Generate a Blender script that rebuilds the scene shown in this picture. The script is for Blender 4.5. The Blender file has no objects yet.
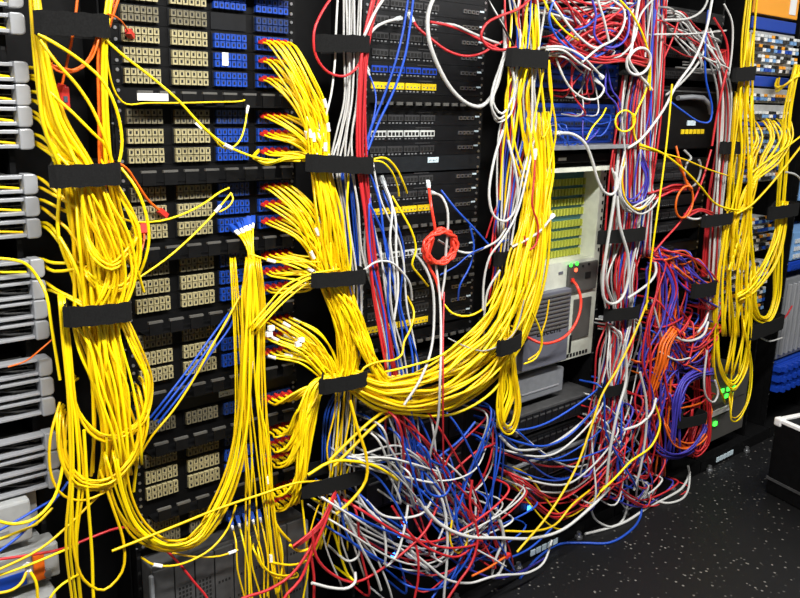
import bpy, math, random
from mathutils import Vector, Matrix
R = random.Random(11)
SC = bpy.context.scene
COL = SC.collection

# ------------------------------------------------------------------ camera model
D, HC, F = 1.844, 1.741, 816.07
YAW, PITCH, ROLL = 0.710069, 0.242149, 0.0275729
cy, sy, cp, sp = math.cos(YAW), math.sin(YAW), math.cos(PITCH), math.sin(PITCH)
FW = Vector((sy*cp, cy*cp, -sp)); R0 = Vector((cy, -sy, 0)); U0 = R0.cross(FW)
RT = R0*math.cos(ROLL) + U0*math.sin(ROLL); UP = -R0*math.sin(ROLL) + U0*math.cos(ROLL)
CAM = Vector((0, -D, HC))
def ray(px, py): return FW + RT*((px-400)/F) + UP*((299-py)/F)
def W(px, py, off=0.0):
    """the point at distance off in front of the rack faces that a photo position looks at"""
    v = ray(px, py); return CAM + v*((D-off)/v.y)
def FL(px, py, z=0.004):
    v = ray(px, py); return CAM + v*((z-HC)/v.z)
def UZ(k): return 1.8612 - 0.04445*k
cd = bpy.data.cameras.new('camera'); cam = bpy.data.objects.new('camera', cd); COL.objects.link(cam)
cd.sensor_width = 36; cd.lens = F/800*36; cd.clip_start = 0.02
m = Matrix((RT, UP, -FW)).transposed().to_4x4(); m.translation = CAM; cam.matrix_world = m
SC.camera = cam

# ------------------------------------------------------------------ materials
def mat(name, col, rough=.5, metal=0, var=0, noise=0, nscale=40, emit=0, coat=0, spec=.5, hv=0):
    M = bpy.data.materials.new(name); M.use_nodes = True
    nt = M.node_tree; b = nt.nodes['Principled BSDF']
    b.inputs['Base Color'].default_value = (*col, 1); b.inputs['Roughness'].default_value = rough
    b.inputs['Metallic'].default_value = metal; b.inputs['Specular IOR Level'].default_value = spec
    if coat: b.inputs['Coat Weight'].default_value = coat
    last = None
    if noise:
        tc = nt.nodes.new('ShaderNodeTexCoord'); nz = nt.nodes.new('ShaderNodeTexNoise'); nz.inputs['Scale'].default_value = nscale
        nt.links.new(tc.outputs['Object'], nz.inputs['Vector'])
        mr = nt.nodes.new('ShaderNodeMapRange'); mr.inputs[1].default_value = .3; mr.inputs[2].default_value = .7
        mr.inputs[3].default_value = 1-noise; mr.inputs[4].default_value = 1+noise
        nt.links.new(nz.outputs['Fac'], mr.inputs[0])
        mx = nt.nodes.new('ShaderNodeHueSaturation'); mx.inputs['Color'].default_value = (*col, 1)
        nt.links.new(mr.outputs[0], mx.inputs['Value']); nt.links.new(mx.outputs[0], b.inputs['Base Color']); last = mx
    if var:
        oi = nt.nodes.new('ShaderNodeObjectInfo')
        hs = nt.nodes.new('ShaderNodeHueSaturation'); hs.inputs['Color'].default_value = (*col, 1)
        a = nt.nodes.new('ShaderNodeMapRange'); a.inputs[3].default_value = .5-hv*.05; a.inputs[4].default_value = .5+hv*.02
        c = nt.nodes.new('ShaderNodeMapRange'); c.inputs[3].default_value = 1-var*.5; c.inputs[4].default_value = 1+var*.2
        nt.links.new(oi.outputs['Random'], a.inputs[0]); nt.links.new(oi.outputs['Random'], c.inputs[0])
        nt.links.new(a.outputs[0], hs.inputs['Hue']); nt.links.new(c.outputs[0], hs.inputs['Value'])
        nt.links.new(hs.outputs[0], b.inputs['Base Color'])
    if emit:
        b.inputs['Emission Color'].default_value = (*col, 1); b.inputs['Emission Strength'].default_value = emit
    return M
M = dict(
 yellow=mat('yellow cable jacket', (.95,.70,.002), .36, var=.32, hv=.35),
 white=mat('white cable jacket', (.60,.60,.58), .4, var=.4),
 grey=mat('grey cable jacket', (.30,.30,.29), .4, var=.3),
 brightred=mat('bright red cable jacket', (.85,.05,.025), .35),
 red=mat('red cable jacket', (.56,.022,.028), .4, var=.4),
 blue=mat('blue cable jacket', (.012,.075,.50), .4, var=.4),
 purple=mat('purple cable jacket', (.06,.048,.42), .4, var=.4),
 orange=mat('orange cable jacket', (.80,.14,.008), .4, var=.3),
 black_cable=mat('black cable jacket', (.012,.012,.012), .5),
 black=mat('black powder coat', (.003,.003,.0033), .6, noise=.3, spec=.15),
 dark=mat('dark chassis paint', (.005,.0055,.0068), .5, noise=.3, spec=.25),
 slate=mat('slate blank panel', (.008,.010,.0125), .55, noise=.2, spec=.3),
 charcoal=mat('charcoal chassis paint', (.055,.055,.056), .55, noise=.2),
 hole=mat('deep black plastic', (.003,.003,.003), .8),
 velcro=mat('black hook and loop', (.006,.006,.006), .95, noise=.4, nscale=300, spec=.2),
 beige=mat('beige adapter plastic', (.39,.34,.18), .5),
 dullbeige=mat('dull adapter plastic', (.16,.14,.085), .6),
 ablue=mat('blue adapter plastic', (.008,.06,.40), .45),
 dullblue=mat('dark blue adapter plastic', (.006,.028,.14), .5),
 redplug=mat('red plug plastic', (.62,.03,.02), .45),
 whiteplastic=mat('white plastic', (.85,.85,.84), .4),
 clear=mat('pale plug plastic', (.62,.66,.68), .2),
 silver=mat('satin silver', (.36,.37,.39), .35, metal=.2),
 steel=mat('bare steel', (.55,.56,.58), .3, metal=.9),
 greymetal=mat('grey painted metal', (.20,.21,.225), .45, noise=.1),
 lightgrey=mat('light grey paint', (.36,.37,.37), .45, noise=.08),
 ivory=mat('ivory cabinet paint', (.66,.68,.58), .5, noise=.06),
 ventgrey=mat('vent grey plastic', (.13,.135,.17), .55),
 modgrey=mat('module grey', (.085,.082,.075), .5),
 teal=mat('teal card edge', (.05,.16,.17), .6),
 lime=mat('yellow green card', (.50,.53,.06), .5),
 yport=mat('yellow jack plastic', (.85,.60,.01), .45),
 bport=mat('blue jack plastic', (.006,.05,.42), .45),
 wport=mat('pale jack plastic', (.60,.62,.60), .45),
 gport=mat('grey jack plastic', (.03,.03,.032), .5),
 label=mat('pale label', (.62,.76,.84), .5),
 ink=mat('label ink', (.05,.09,.14), .6),
 mark=mat('white print', (.16,.165,.17), .6),
 opanel=mat('orange panel paint', (.90,.36,.02), .5),
 panelblue=mat('blue panel paint', (.008,.05,.36), .45),
 skyblue=mat('pale blue panel', (.18,.36,.66), .45),
 ledg=mat('green indicator', (.05,.9,.05), .4, emit=2.5),
 ledr=mat('red indicator', (1,.12,.05), .4, emit=2.5),
 amber=mat('amber lens',(.9,.25,.01),.4,emit=1.2),
 ledb=mat('blue indicator', (.03,.18,1), .4, emit=6),
 lamp=mat('lamp diffuser', (1,.98,.95), .5, emit=5),
 paint=mat('pale wall paint', (.2,.2,.2), .8, noise=.05),
 tile=mat('ceiling tile', (.6,.6,.6), .9, noise=.1),
)
def floor_mat():
    m = bpy.data.materials.new('speckled dark floor'); m.use_nodes = True; nt = m.node_tree; b = nt.nodes['Principled BSDF']
    tc = nt.nodes.new('ShaderNodeTexCoord'); v = nt.nodes.new('ShaderNodeTexVoronoi'); v.inputs['Scale'].default_value = 44
    nt.links.new(tc.outputs['Object'], v.inputs['Vector'])
    r = nt.nodes.new('ShaderNodeValToRGB'); r.color_ramp.elements[0].position = .14; r.color_ramp.elements[0].color = (1,1,1,1)
    r.color_ramp.elements[1].position = .26; r.color_ramp.elements[1].color = (0,0,0,1)
    nt.links.new(v.outputs['Distance'], r.inputs[0])
    sepn = nt.nodes.new('ShaderNodeSeparateColor'); nt.links.new(v.outputs['Color'], sepn.inputs[0])
    pick = nt.nodes.new('ShaderNodeMapRange'); pick.inputs[1].default_value = .45; pick.inputs[2].default_value = 1
    nt.links.new(sepn.outputs[0], pick.inputs[0])
    mu = nt.nodes.new('ShaderNodeMath'); mu.operation = 'MULTIPLY'; nt.links.new(r.outputs[0], mu.inputs[0]); nt.links.new(pick.outputs[0], mu.inputs[1])
    mx = nt.nodes.new('ShaderNodeMix'); mx.data_type = 'RGBA'
    mx.inputs[6].default_value = (.006,.006,.0065,1); mx.inputs[7].default_value = (.20,.19,.17,1)
    nt.links.new(mu.outputs[0], mx.inputs[0]); nt.links.new(mx.outputs[2], b.inputs['Base Color'])
    b.inputs['Roughness'].default_value = .5; b.inputs['Specular IOR Level'].default_value=.3
    return m
M['floor'] = floor_mat()

# ------------------------------------------------------------------ mesh helpers
class MB:
    def __init__(s): s.v=[]; s.f=[]; s.mi=[]; s.mats=[]; s.sm=[]
    def mid(s, m):
        if m not in s.mats: s.mats.append(m)
        return s.mats.index(m)
    def add(s, vs, fs, m, smooth=False):
        b=len(s.v); s.v += [tuple(x) for x in vs]; i=s.mid(m)
        for f in fs: s.f.append([b+j for j in f]); s.mi.append(i); s.sm.append(smooth)
    def box(s, x0,x1,y0,y1,z0,z1, m, xf=None):
        vs=[Vector((x,y,z)) for x in (x0,x1) for y in (y0,y1) for z in (z0,z1)]
        if xf: vs=[xf@v for v in vs]
        s.add(vs, [(0,1,3,2),(4,6,7,5),(0,4,5,1),(2,3,7,6),(0,2,6,4),(1,5,7,3)], m)
    def prism(s, poly, y0, y1, m):      # poly of (x,z) extruded along y
        n=len(poly); vs=[(x,y0,z) for x,z in poly]+[(x,y1,z) for x,z in poly]
        s.add(vs, [list(range(n)), list(range(2*n-1,n-1,-1))]+[(i,i+n,(i+1)%n+n,(i+1)%n) for i in range(n)], m)
    def cyl(s, a, b, r, m, n=10, r2=None):
        a=Vector(a); b=Vector(b); t=(b-a).normalized(); r2=r if r2 is None else r2
        u=t.orthogonal().normalized(); w=t.cross(u)
        vs=[]
        for c,q in ((a,r),(b,r2)):
            for i in range(n):
                g=2*math.pi*i/n; vs.append(c+u*(q*math.cos(g))+w*(q*math.sin(g)))
        s.add(vs, [(i,(i+1)%n,(i+1)%n+n,i+n) for i in range(n)], m, True)
        s.add(vs[:n], [list(range(n-1,-1,-1))], m); s.add(vs[n:], [list(range(n))], m)
    def tube(s, P, r, m, n=6):
        P=[Vector(p) for p in P]; k=len(P)
        T=[(P[min(i+1,k-1)]-P[max(i-1,0)]).normalized() for i in range(k)]
        u=T[0].orthogonal().normalized(); vs=[]
        for i in range(k):
            u=(u-T[i]*u.dot(T[i]))
            u = u.normalized() if u.length>1e-6 else T[i].orthogonal().normalized()
            w=T[i].cross(u)
            for j in range(n):
                g=2*math.pi*j/n; vs.append(P[i]+u*(r*math.cos(g))+w*(r*math.sin(g)))
        fs=[(i*n+j, i*n+(j+1)%n, (i+1)*n+(j+1)%n, (i+1)*n+j) for i in range(k-1) for j in range(n)]
        s.add(vs, fs, m, True); s.add(vs[:n],[list(range(n-1,-1,-1))],m); s.add(vs[-n:],[list(range(n))],m)
    def build(s, name, parent=None, loc=None, bevel=0):
        me=bpy.data.meshes.new(name)
        o=Vector(loc) if loc is not None else Vector((0,0,0))
        me.from_pydata([Vector(v)-o for v in s.v], [], s.f)
        for m in s.mats: me.materials.append(m)
        me.polygons.foreach_set('material_index', s.mi); me.polygons.foreach_set('use_smooth', s.sm); me.update()
        ob=bpy.data.objects.new(name, me); COL.objects.link(ob); ob.location=o
        if parent:
            w=Vector((0,0,0)); q=parent
            while q: w+=q.location; q=q.parent
            ob.parent=parent; ob.location=o-w
        if bevel:
            bv=ob.modifiers.new('bevel','BEVEL'); bv.width=bevel; bv.segments=2; bv.limit_method='ANGLE'
        return ob
def tag(o, label=None, cat=None, group=None, kind=None):
    if label: o['label']=label
    if cat: o['category']=cat
    if group: o['group']=group
    if kind: o['kind']=kind
    return o
def empty(name, loc, label, cat, group=None):
    o=bpy.data.objects.new(name,None); COL.objects.link(o); o.location=loc; o.empty_display_size=.05
    return tag(o,label,cat,group)
def copy_tree(o, parent=None):
    c=o.copy(); COL.objects.link(c)
    if parent: c.parent=parent
    for ch in list(o.children): copy_tree(ch,c)
    return c
ORD='topmost second third fourth fifth sixth seventh eighth ninth tenth eleventh twelfth thirteenth fourteenth fifteenth sixteenth seventeenth eighteenth nineteenth twentieth twenty-first twenty-second twenty-third twenty-fourth twenty-fifth twenty-sixth'.split()

# ------------------------------------------------------------------ the room
def struct(name, mb):
    return tag(mb.build(name), kind='structure')
X0,X1,YF,YB,ZC = -2.6,7.2,-3.4,1.05,2.95
b=MB(); b.box(X0,X1,YF,YB,-.08,0,M['floor']); struct('floor',b)
b=MB(); b.box(X0,X1,YF,YB,ZC,ZC+.08,M['tile']); struct('ceiling',b)
b=MB(); b.box(X0,X1,YB,YB+.08,0,ZC,M['dark']); struct('wall_back',b)
b=MB(); b.box(X0,X1,YF-.08,YF,0,ZC,M['paint']); struct('wall_front',b)
b=MB(); b.box(X0-.08,X0,YF,YB,0,ZC,M['paint']); struct('wall_left',b)
b=MB(); b.box(X1,X1+.08,YF,YB,0,ZC,M['dark']); struct('wall_right',b)

# ceiling lamps over the aisle
LY=-1.35
for i,x in enumerate((-.9,.75,2.4,4.05,5.7)):
    t=empty('ceiling_lamp',(x,LY,ZC),'long fluorescent ceiling lamp above the aisle, '+ORD[i].replace('topmost','first')+' along the row','ceiling lamp','aisle ceiling lamps')
    b=MB(); b.box(x-.62,x+.62,LY-.11,LY+.11,ZC-.05,ZC-.001,M['lightgrey']); b.build('housing',t)
    b=MB(); b.box(x-.58,x+.58,LY-.08,LY+.08,ZC-.058,ZC-.051,M['lamp']); b.build('diffuser',t)
    ld=bpy.data.lights.new('lamp_light','AREA'); ld.shape='RECTANGLE'; ld.size=1.16; ld.size_y=.16; ld.energy=(60,78,48,26,14)[i]; ld.color=(1,.985,.95)
    lo=bpy.data.objects.new('lamp_light',ld); COL.objects.link(lo); lo.location=(x,LY,ZC-.065); lo.parent=t; lo.location=Vector((0,0,-.065))
w=bpy.data.worlds.new('room air'); SC.world=w; w.use_nodes=True
w.node_tree.nodes['Background'].inputs[0].default_value=(.5,.55,.6,1); w.node_tree.nodes['Background'].inputs[1].default_value=.05

# ------------------------------------------------------------------ racks
RW=.245
RC=[.265+.7*i for i in range(7)]
rname=['beside the silver fibre drawers','full of beige and blue fibre panels','full of dark network switches','holding the ivory phone cabinet','behind the purple and orange tangle','with the orange and white optical shelves','with the pale blue panels at the far end']
RTOP=2.42
def post(name, x0,x1,y0,y1,parent,marks=True):
    b=MB(); b.box(x0,x1,y0,y1,.06,RTOP,M['black'])
    if marks:
        for k in range(-12,40):
            z=UZ(k); xm=(x0+x1)/2
            b.box(xm-.004,xm+.004,y0-.0012,y0+.001,z-.004,z+.004,M['hole'])
            if k%4==0: b.box(xm-.006,xm+.006,y0-.0014,y0+.001,z-.018,z-.0145,M['mark'])
    return b.build(name,parent)
for i,c in enumerate(RC):
    t=empty('equipment_rack',(c,0,0),'tall black open-front equipment rack '+rname[i],'rack','row of equipment racks')
    xl,xr=c-RW,c+RW
    post('post',xl,xl+.012,.004,.045,t); post('post',xr-.012,xr,.004,.045,t)
    post('post',xl,xl+.012,.70,.74,t,False); post('post',xr-.012,xr,.70,.74,t,False)
    b=MB(); b.box(xl,xr,.02,.74,RTOP,RTOP+.05,M['black']); b.build('top_panel',t)
    b=MB(); b.box(xl,xr,.741,.755,.06,RTOP,M['black']); b.build('rear_shade_panel',t)  # unseen back, added to keep the rack dark inside
    for xs in (xl+.0005,xr-.0025):
        b=MB(); b.box(xs,xs+.002,.05,.69,.06,RTOP,M['black']); b.build('side_panel',t)  # black sides added to the open frame to darken its inside
    b=MB(); b.box(xl,xr,-.03,.755,0.001,.06,M['black']); bp=b.build('base_plate',t)
    for xb in (xl+.06,xr-.06):
        b=MB(); b.cyl((xb,-.045,.002),(xb,-.045,.012),.016,M['steel'],12); b.cyl((xb,-.045,.012),(xb,-.045,.03),.010,M['steel'],6); b.build('anchor_bolt',bp)
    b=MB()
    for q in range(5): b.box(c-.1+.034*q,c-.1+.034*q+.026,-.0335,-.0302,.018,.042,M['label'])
    b.build('painted_reflection',bp)  # pale blocks paint in light reflected off the slotted base
for i in range(6):
    xl,xr=RC[i]+RW+.004,RC[i+1]-RW-.004
    t=empty('cable_channel',((xl+xr)/2,.1,0),'black vertical cable channel following the rack '+rname[i],'cable channel','cable channels between the racks')
    b=MB(); b.box(xl,xr,.13,.14,.06,RTOP,M['black']); b.build('back_panel',t)
    for xs in (xl,xr-.004):
        b=MB(); b.box(xs,xs+.004,.03,.13,.06,RTOP,M['black']); b.build('side_rail',t)
    b=MB(); b.box(xl,xr,-.028,.14,.001,.06,M['black']); b.build('foot',t)

# ------------------------------------------------------------------ straps
def strap(p0,p1,h,off,name_label,depth0=.0,droop=0):
    """black hook-and-loop band from rail to rail: p0,p1 = photo spots of its front corners at distance off"""
    back=.028; A0=W(p0[0]+4,p0[1],back); A=W(*p0,off); B=W(*p1,off); n=14; A0.z=A.z
    pts=[A0, A.lerp(A0,.5), A.lerp(A0,.14)]
    for i in range(n+1):
        f=i/n; p=A.lerp(B,f); p.y=-(off*(.94+.06*math.sin(math.pi*f)**.6)); p.z-=droop*math.sin(math.pi*f); pts.append(p)
    pts += [Vector((B.x+.010,-off*.8,B.z)), Vector((B.x+.012,-(back+off)*.5,B.z)), Vector((B.x+.004,-back,B.z)), Vector(((A0.x+B.x)/2,-back+.004,(A0.z+B.z)/2)), A0.copy()]
    b=MB(); k=len(pts); vs=[]
    for i,p in enumerate(pts):
        t=(pts[min(i+1,k-1)]-pts[max(i-1,0)]); t.z=0; t.normalize(); nrm=Vector((t.y,-t.x,0))
        hh=h/2*(1+.05*math.sin(i*1.7))
        for s,z in ((0,-hh),(.004,-hh),(.004,hh),(0,hh)): vs.append(p+nrm*s+Vector((0,0,z)))
    fs=[]
    for i in range(k-1):
        for j in range(4): fs.append((i*4+j,i*4+(j+1)%4,(i+1)*4+(j+1)%4,(i+1)*4+j))
    fs += [(3,2,1,0),(k*4-4,k*4-3,k*4-2,k*4-1)]
    b.add(vs,fs,M['velcro'])
    o=b.build('cable_strap'); tag(o,name_label,'strap','black straps round the cable bundles'); return o
S=[((36,22),(108,26),.046,.115,'black strap at the top of the channel beside the silver drawers, over orange cables'),
 ((52,177),(120,174),.046,.15,'black strap round the yellow bundle beside the silver drawers, second one down'),
 ((66,318),(131,312),.044,.155,'black strap round the yellow bundle beside the silver drawers, third one down'),
 ((318,43),(370,44),.042,.11,'black strap round white and red cables beside the topmost blue port rows'),
 ((308,163),(374,166),.044,.13,'black strap gathering the upper yellow fan-out, with red and white cables'),
 ((314,281),(366,277),.040,.135,'black strap gathering the middle yellow fan-out below long white tags'),
 ((322,388),(368,379),.042,.155,'black strap gathering the lower yellow fan-out at the start of the big swoop'),
 ((304,492),(366,476),.046,.13,'black strap just above the white cable tangle, below the yellow drooping fan-out'),
 ((510,57),(550,60),.052,.178,'black strap round mixed cables above the large yellow swoop'),
 ((497,260),(522,256),.045,.15,'small black strap on the bundle beside the red cable coil'),
 ((501,350),(524,340),.05,.235,'black strap where the yellow swoop bends beside the ivory cabinet'),
 ((622,66),(652,66),.06,.12,'black strap behind the white cable ring at the top'),
 ((600,238),(646,234),.05,.125,'black strap round white and red bundle beside the ivory cabinet, upper one'),
 ((606,316),(640,312),.048,.125,'black strap round white and red bundle beside the ivory cabinet, middle one'),
 ((600,394),(626,388),.045,.13,'black strap round white and red bundle beside the ivory cabinet, lowest one'),
 ((735,75),(757,73),.055,.15,'black strap on the far yellow bundle beside the blue bar'),
 ((704,222),(734,218),.05,.145,'black strap across the far yellow bundle at mid height'),
 ((694,292),(718,288),.06,.165,'black strap by the purple and orange fan at far end'),
 ((680,424),(708,418),.05,.15,'black strap low down by the thick purple bundle'),
 ((722,148),(742,148),.05,.12,'black strap on dark red cables beside the optical shelves'),
 ((770,214),(800,209),.06,.14,'black strap across the last yellow bundle at picture edge'),
 ((752,334),(785,322),.07,.14,'black strap under the last yellow loop above blue connectors')]
for p0,p1,h,off,l in S: strap(p0,p1,h,off,l)

# ------------------------------------------------------------------ rack units
def panel_face(t, x0,x1,z,h=.0435,m='black',depth=.2,name='chassis'):
    b=MB(); b.box(x0+.027,x1-.027,.001,depth,z-h/2,z+h/2,M[m]); b.box(x0,x1,-.002,.001,z-h/2,z+h/2,M[m])
    for xs in (x0+.012,x1-.012):
        for dz in (-h*.28,h*.28): b.cyl((xs,-.0045,z+dz),(xs,-.002,z+dz),.004,M['steel'],8)
    return b.build(name,t)
def adapter_plate(t,x0,x1,z,m,empty_=False):
    b=MB(); b.box(x0,x1,-.0045,-.0021,z-.019,z+.019,M['dark'])
    if not empty_:
        n=6; w=(x1-x0-.006)/n
        for i in range(n):
            for r in (0,1):
                xa=x0+.003+i*w; za=z-.0168+r*.0172
                b.box(xa+.0013,xa+w-.0013,-.014,-.0045,za+.0006,za+.0156,M[m])
                b.box(xa+w*.33,xa+w*.67,-.0144,-.0138,za+.0045,za+.0115,M['hole'])
                b.box(xa+.0022,xa+w-.0022,-.0143,-.0138,za+.0132,za+.0138,M['hole'])
    return b.build('adapter_plate',t)
XB0,XB1=RC[1]-.2405,RC[1]+.2405
BM=[(.745,.838),(.860,.957),(.968,1.062),(1.082,1.182)]
FANK=[0,1,2,4,5,6,8,9,10,12,13,14,16,17,18,21,23,24,25,27,28]
PK=[-4,-2,-1,0,1,2,4,5,6,8,9,10,12,13,14,16,17,18,21,23,24,25,27,28]
protos={}
for n,k in enumerate(PK):
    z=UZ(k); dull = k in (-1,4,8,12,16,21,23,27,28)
    kind = 'blank' if k==-1 else ('single' if k==21 else ('dull' if dull else 'full'))
    what={'blank':'with one black blank among dull ports','single':'single row below the slate blank panel','dull':'of dull beige and dark blue ports','full':'of beige and blue ports'}[kind]
    lab='black fibre patch panel '+what+', '+ORD[n]+' in its rack'
    if kind in protos:
        t=copy_tree(protos[kind]); t.location=(RC[1],0,z); t['label']=lab; continue
    t=empty('fibre_patch_bay',(RC[1],0,z),lab,'patch panel','fibre patch panels in the beige and blue rack')
    protos[kind]=t
    panel_face(t,XB0,XB1,z)
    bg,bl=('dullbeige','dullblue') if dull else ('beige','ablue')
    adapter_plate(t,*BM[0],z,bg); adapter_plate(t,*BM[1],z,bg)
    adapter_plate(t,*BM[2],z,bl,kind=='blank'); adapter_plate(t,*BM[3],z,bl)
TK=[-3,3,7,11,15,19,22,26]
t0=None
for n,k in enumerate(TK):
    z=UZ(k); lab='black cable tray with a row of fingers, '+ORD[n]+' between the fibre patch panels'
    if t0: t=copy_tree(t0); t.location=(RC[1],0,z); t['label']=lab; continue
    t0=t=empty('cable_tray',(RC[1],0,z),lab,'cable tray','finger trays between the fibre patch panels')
    panel_face(t,XB0,XB1,z,depth=.12)
    b=MB(); b.box(XB0+.03,XB1-.03,-.045,-.0021,z-.021,z-.018,M['black']); b.build('floor_plate',t)
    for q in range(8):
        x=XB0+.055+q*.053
        b=MB(); b.box(x-.016,x+.016,-.048,-.045,z-.021,z+.008,M['black']); b.box(x-.018,x+.018,-.049,-.041,z+.008,z+.013,M['modgrey']); b.build('finger',t)  # grey finger tops: the light they catch is put into the colour
# blank panel with a little label
def blank(x0,x1,k,h,lab,lx,m='slate',ly=0):
    z=UZ(k); t=empty('blank_filler',((x0+x1)/2,0,z),lab,'blank panel')
    panel_face(t,x0,x1,z,h,m,.02,'face_plate')
    if lx:
        b=MB(); z=z+ly; b.box(lx-.022,lx+.022,-.0034,-.0021,z-.008,z+.008,M['label'])
        for q in range(6): b.box(lx-.018+q*.006,lx-.0145+q*.006,-.0038,-.0034,z-.004+.002*(q%3),z-.001+.002*(q%2),M['ink'])
        tag(b.build('label',t),'pale blue sticker with dark scribbled lettering')
blank(XB0,XB1,20.1,.05,'slate blank panel with pale sticker among the fibre patch panels',.985)
# long printed strip lying on the upper tray
p=W(153,97,.055); b=MB(); b.box(p.x-.036,p.x+.036,-.056,-.053,p.z-.008,p.z+.008,M['whiteplastic'])
tag(b.build('cable_marker'),'long white marker strip on the fibre tray below the upper beige ports','marker')
p=W(226,59,.02); b=MB(); b.box(p.x-.008,p.x+.008,-.017,-.0152,p.z-.015,p.z+.015,M['whiteplastic'])
tag(b.build('paper_tag'),'small white paper tag stuck on a blue port row','tag')

# big perforated server under the fibre rack
z1=W(240,528,.06).z; zt=.60
t=empty('blade_server',(RC[1],0,.1),'charcoal server chassis with perforated grilles under the fibre patch panels','server')
b=MB(); b.box(XB0+.010,XB1-.010,-.05,.6,.10,.565,M['charcoal']); b.build('chassis',t,bevel=.004)
for q in range(8):
    x0=XB0+.014+q*.057
    b=MB(); b.box(x0,x0+.053,-.058,-.0505,.12,.555,M['charcoal'])
    for r in range(28):
        for c in range(4):
            xx=x0+.008+c*.010; zz=.14+r*.0125
            if q==1 or q==2 or r%5==0: b.box(xx,xx+.006,-.0585,-.0575,zz,zz+.008,M['hole'])
    b.build('blade',t,bevel=.002)
for xs in (XB0+.002,XB1-.012):
    b=MB(); b.box(xs,xs+.010,-.066,-.051,.14,.55,M['greymetal']); b.build('ear_handle',t,bevel=.003)

# rack one: silver fibre drawers
AX0,AX1,CX0=RC[0]-.23,.540,.511
AZ=[-1.2,-.06,2.05,3.06,4.03,5.06,7.15,8.2,9.25,11.2,12.25,13.25,14.3,16.2,17.25,18.3,20.2,21.25,22.3]
t0={}
for n,k in enumerate(AZ):
    z=UZ(k); low=k>11.8; 
    lab='silver-framed fibre drawer, '+ORD[n]+' of those along the picture edge'
    key='low' if low else 'high'
    if key in t0:
        t=copy_tree(t0[key]); t.location=(RC[0],0,z); t['label']=lab; continue
    t0[key]=t=empty('fibre_enclosure',(RC[0],0,z),lab,'fibre drawer','silver fibre drawers')
    b=MB(); b.box(AX0+.02,.488,.004,.25,z-.0195,z+.0195,M['hole']); b.build('tray',t)
    m='silver' if not low else 'greymetal'
    th=.0075 if not low else .006
    b=MB(); b.box(AX0,CX0,-.030,-.002,z+.0185-th,z+.0185,M['silver']); b.box(AX0,CX0,-.030,-.002,z-.0185,z-.0185+th,M['silver'])
    b.box(AX0,CX0,-.010,-.004,z-.001,z+.001,M['modgrey']); b.build('front_frame',t,bevel=.002)
    b=MB(); x0,x1=CX0,AX1; h=.0214; r=.010; poly=[(x0,-h),(x1-r,-h)]
    poly+=[(x1-r+r*math.sin(a*math.pi/8),-h+r-r*math.cos(a*math.pi/8)) for a in range(1,5)]
    poly+=[(x1-r+r*math.cos(a*math.pi/8),h-r+r*math.sin(a*math.pi/8)) for a in range(0,5)]
    poly+=[(x0,h)]
    b.prism([(x,z+dz) for x,dz in poly],-.038,-.002,M['silver']); b.build('end_cap',t,bevel=.003)
    b=MB(); b.tube([(AX0+.05,-.012,z+.002),(.2,-.018,z-.006),(.33,-.018,z+.004),(.42,-.015,z+.007),(.46,-.018,z-.004),(.508,-.012,z-.010)],.0028,M['yellow' if not low else 'black_cable']); b.build('inner_fibre',t)
# lower part of rack one: light grey boxes
t=empty('media_converter',(RC[0],0,.66),'light grey sloping box below the silver fibre drawers','converter')
b=MB(); xr=W(34,540,.05).x; b.box(.036,xr,-.05,.002,.745,.845,M['lightgrey']); b.box(.036,.494,.002,.4,.745,.845,M['lightgrey']); b.build('housing',t,bevel=.006)
b=MB(); b.box(.05,xr-.05,-.053,-.0505,.77,.785,M['greymetal']); b.build('nameplate',t)
def zz(px,py,off=.05): return W(px,py,off).z
xr=W(60,565,.06).x
t=empty('fibre_switch',(RC[0],0,.60),'grey fibre switch with blue face and orange latch near the floor','switch')
b=MB(); b.box(.036,xr,-.06,.002,.64,.725,M['lightgrey']); b.box(.036,.494,.002,.4,.64,.725,M['lightgrey']); b.build('housing',t,bevel=.005)
b=MB(); b.box(.05,xr-.075,-.064,-.0605,.648,.68,M['panelblue'])
for q in range(12): b.box(.07+q*.022,.085+q*.022,-.0665,-.064,.654,.668,M['gport'])
b.box(.12,.13,-.067,-.064,.67,.677,M['ledg']); b.build('port_face',t)
b=MB(); b.box(xr-.06,xr-.035,-.07,-.0605,.648,.715,M['orange']); b.build('latch',t,bevel=.003)
b=MB(); b.cyl((xr-.03,-.071,.66),(xr-.03,-.0605,.66),.009,M['steel'],12); b.build('thumbscrew',t)
t=empty('power_unit',(RC[0],0,.45),'silver box with rounded corner standing at the very bottom edge','power unit')
xr=W(58,590,.06).x
b=MB(); b.box(.036,xr,-.06,.002,.20,.615,M['lightgrey']); b.box(.036,.494,.002,.4,.20,.615,M['lightgrey']); b.build('housing',t,bevel=.02)
b=MB(); b.box(xr-.14,xr-.05,-.066,-.061,.565,.59,M['whiteplastic']); b.build('handle',t,bevel=.003)

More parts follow.
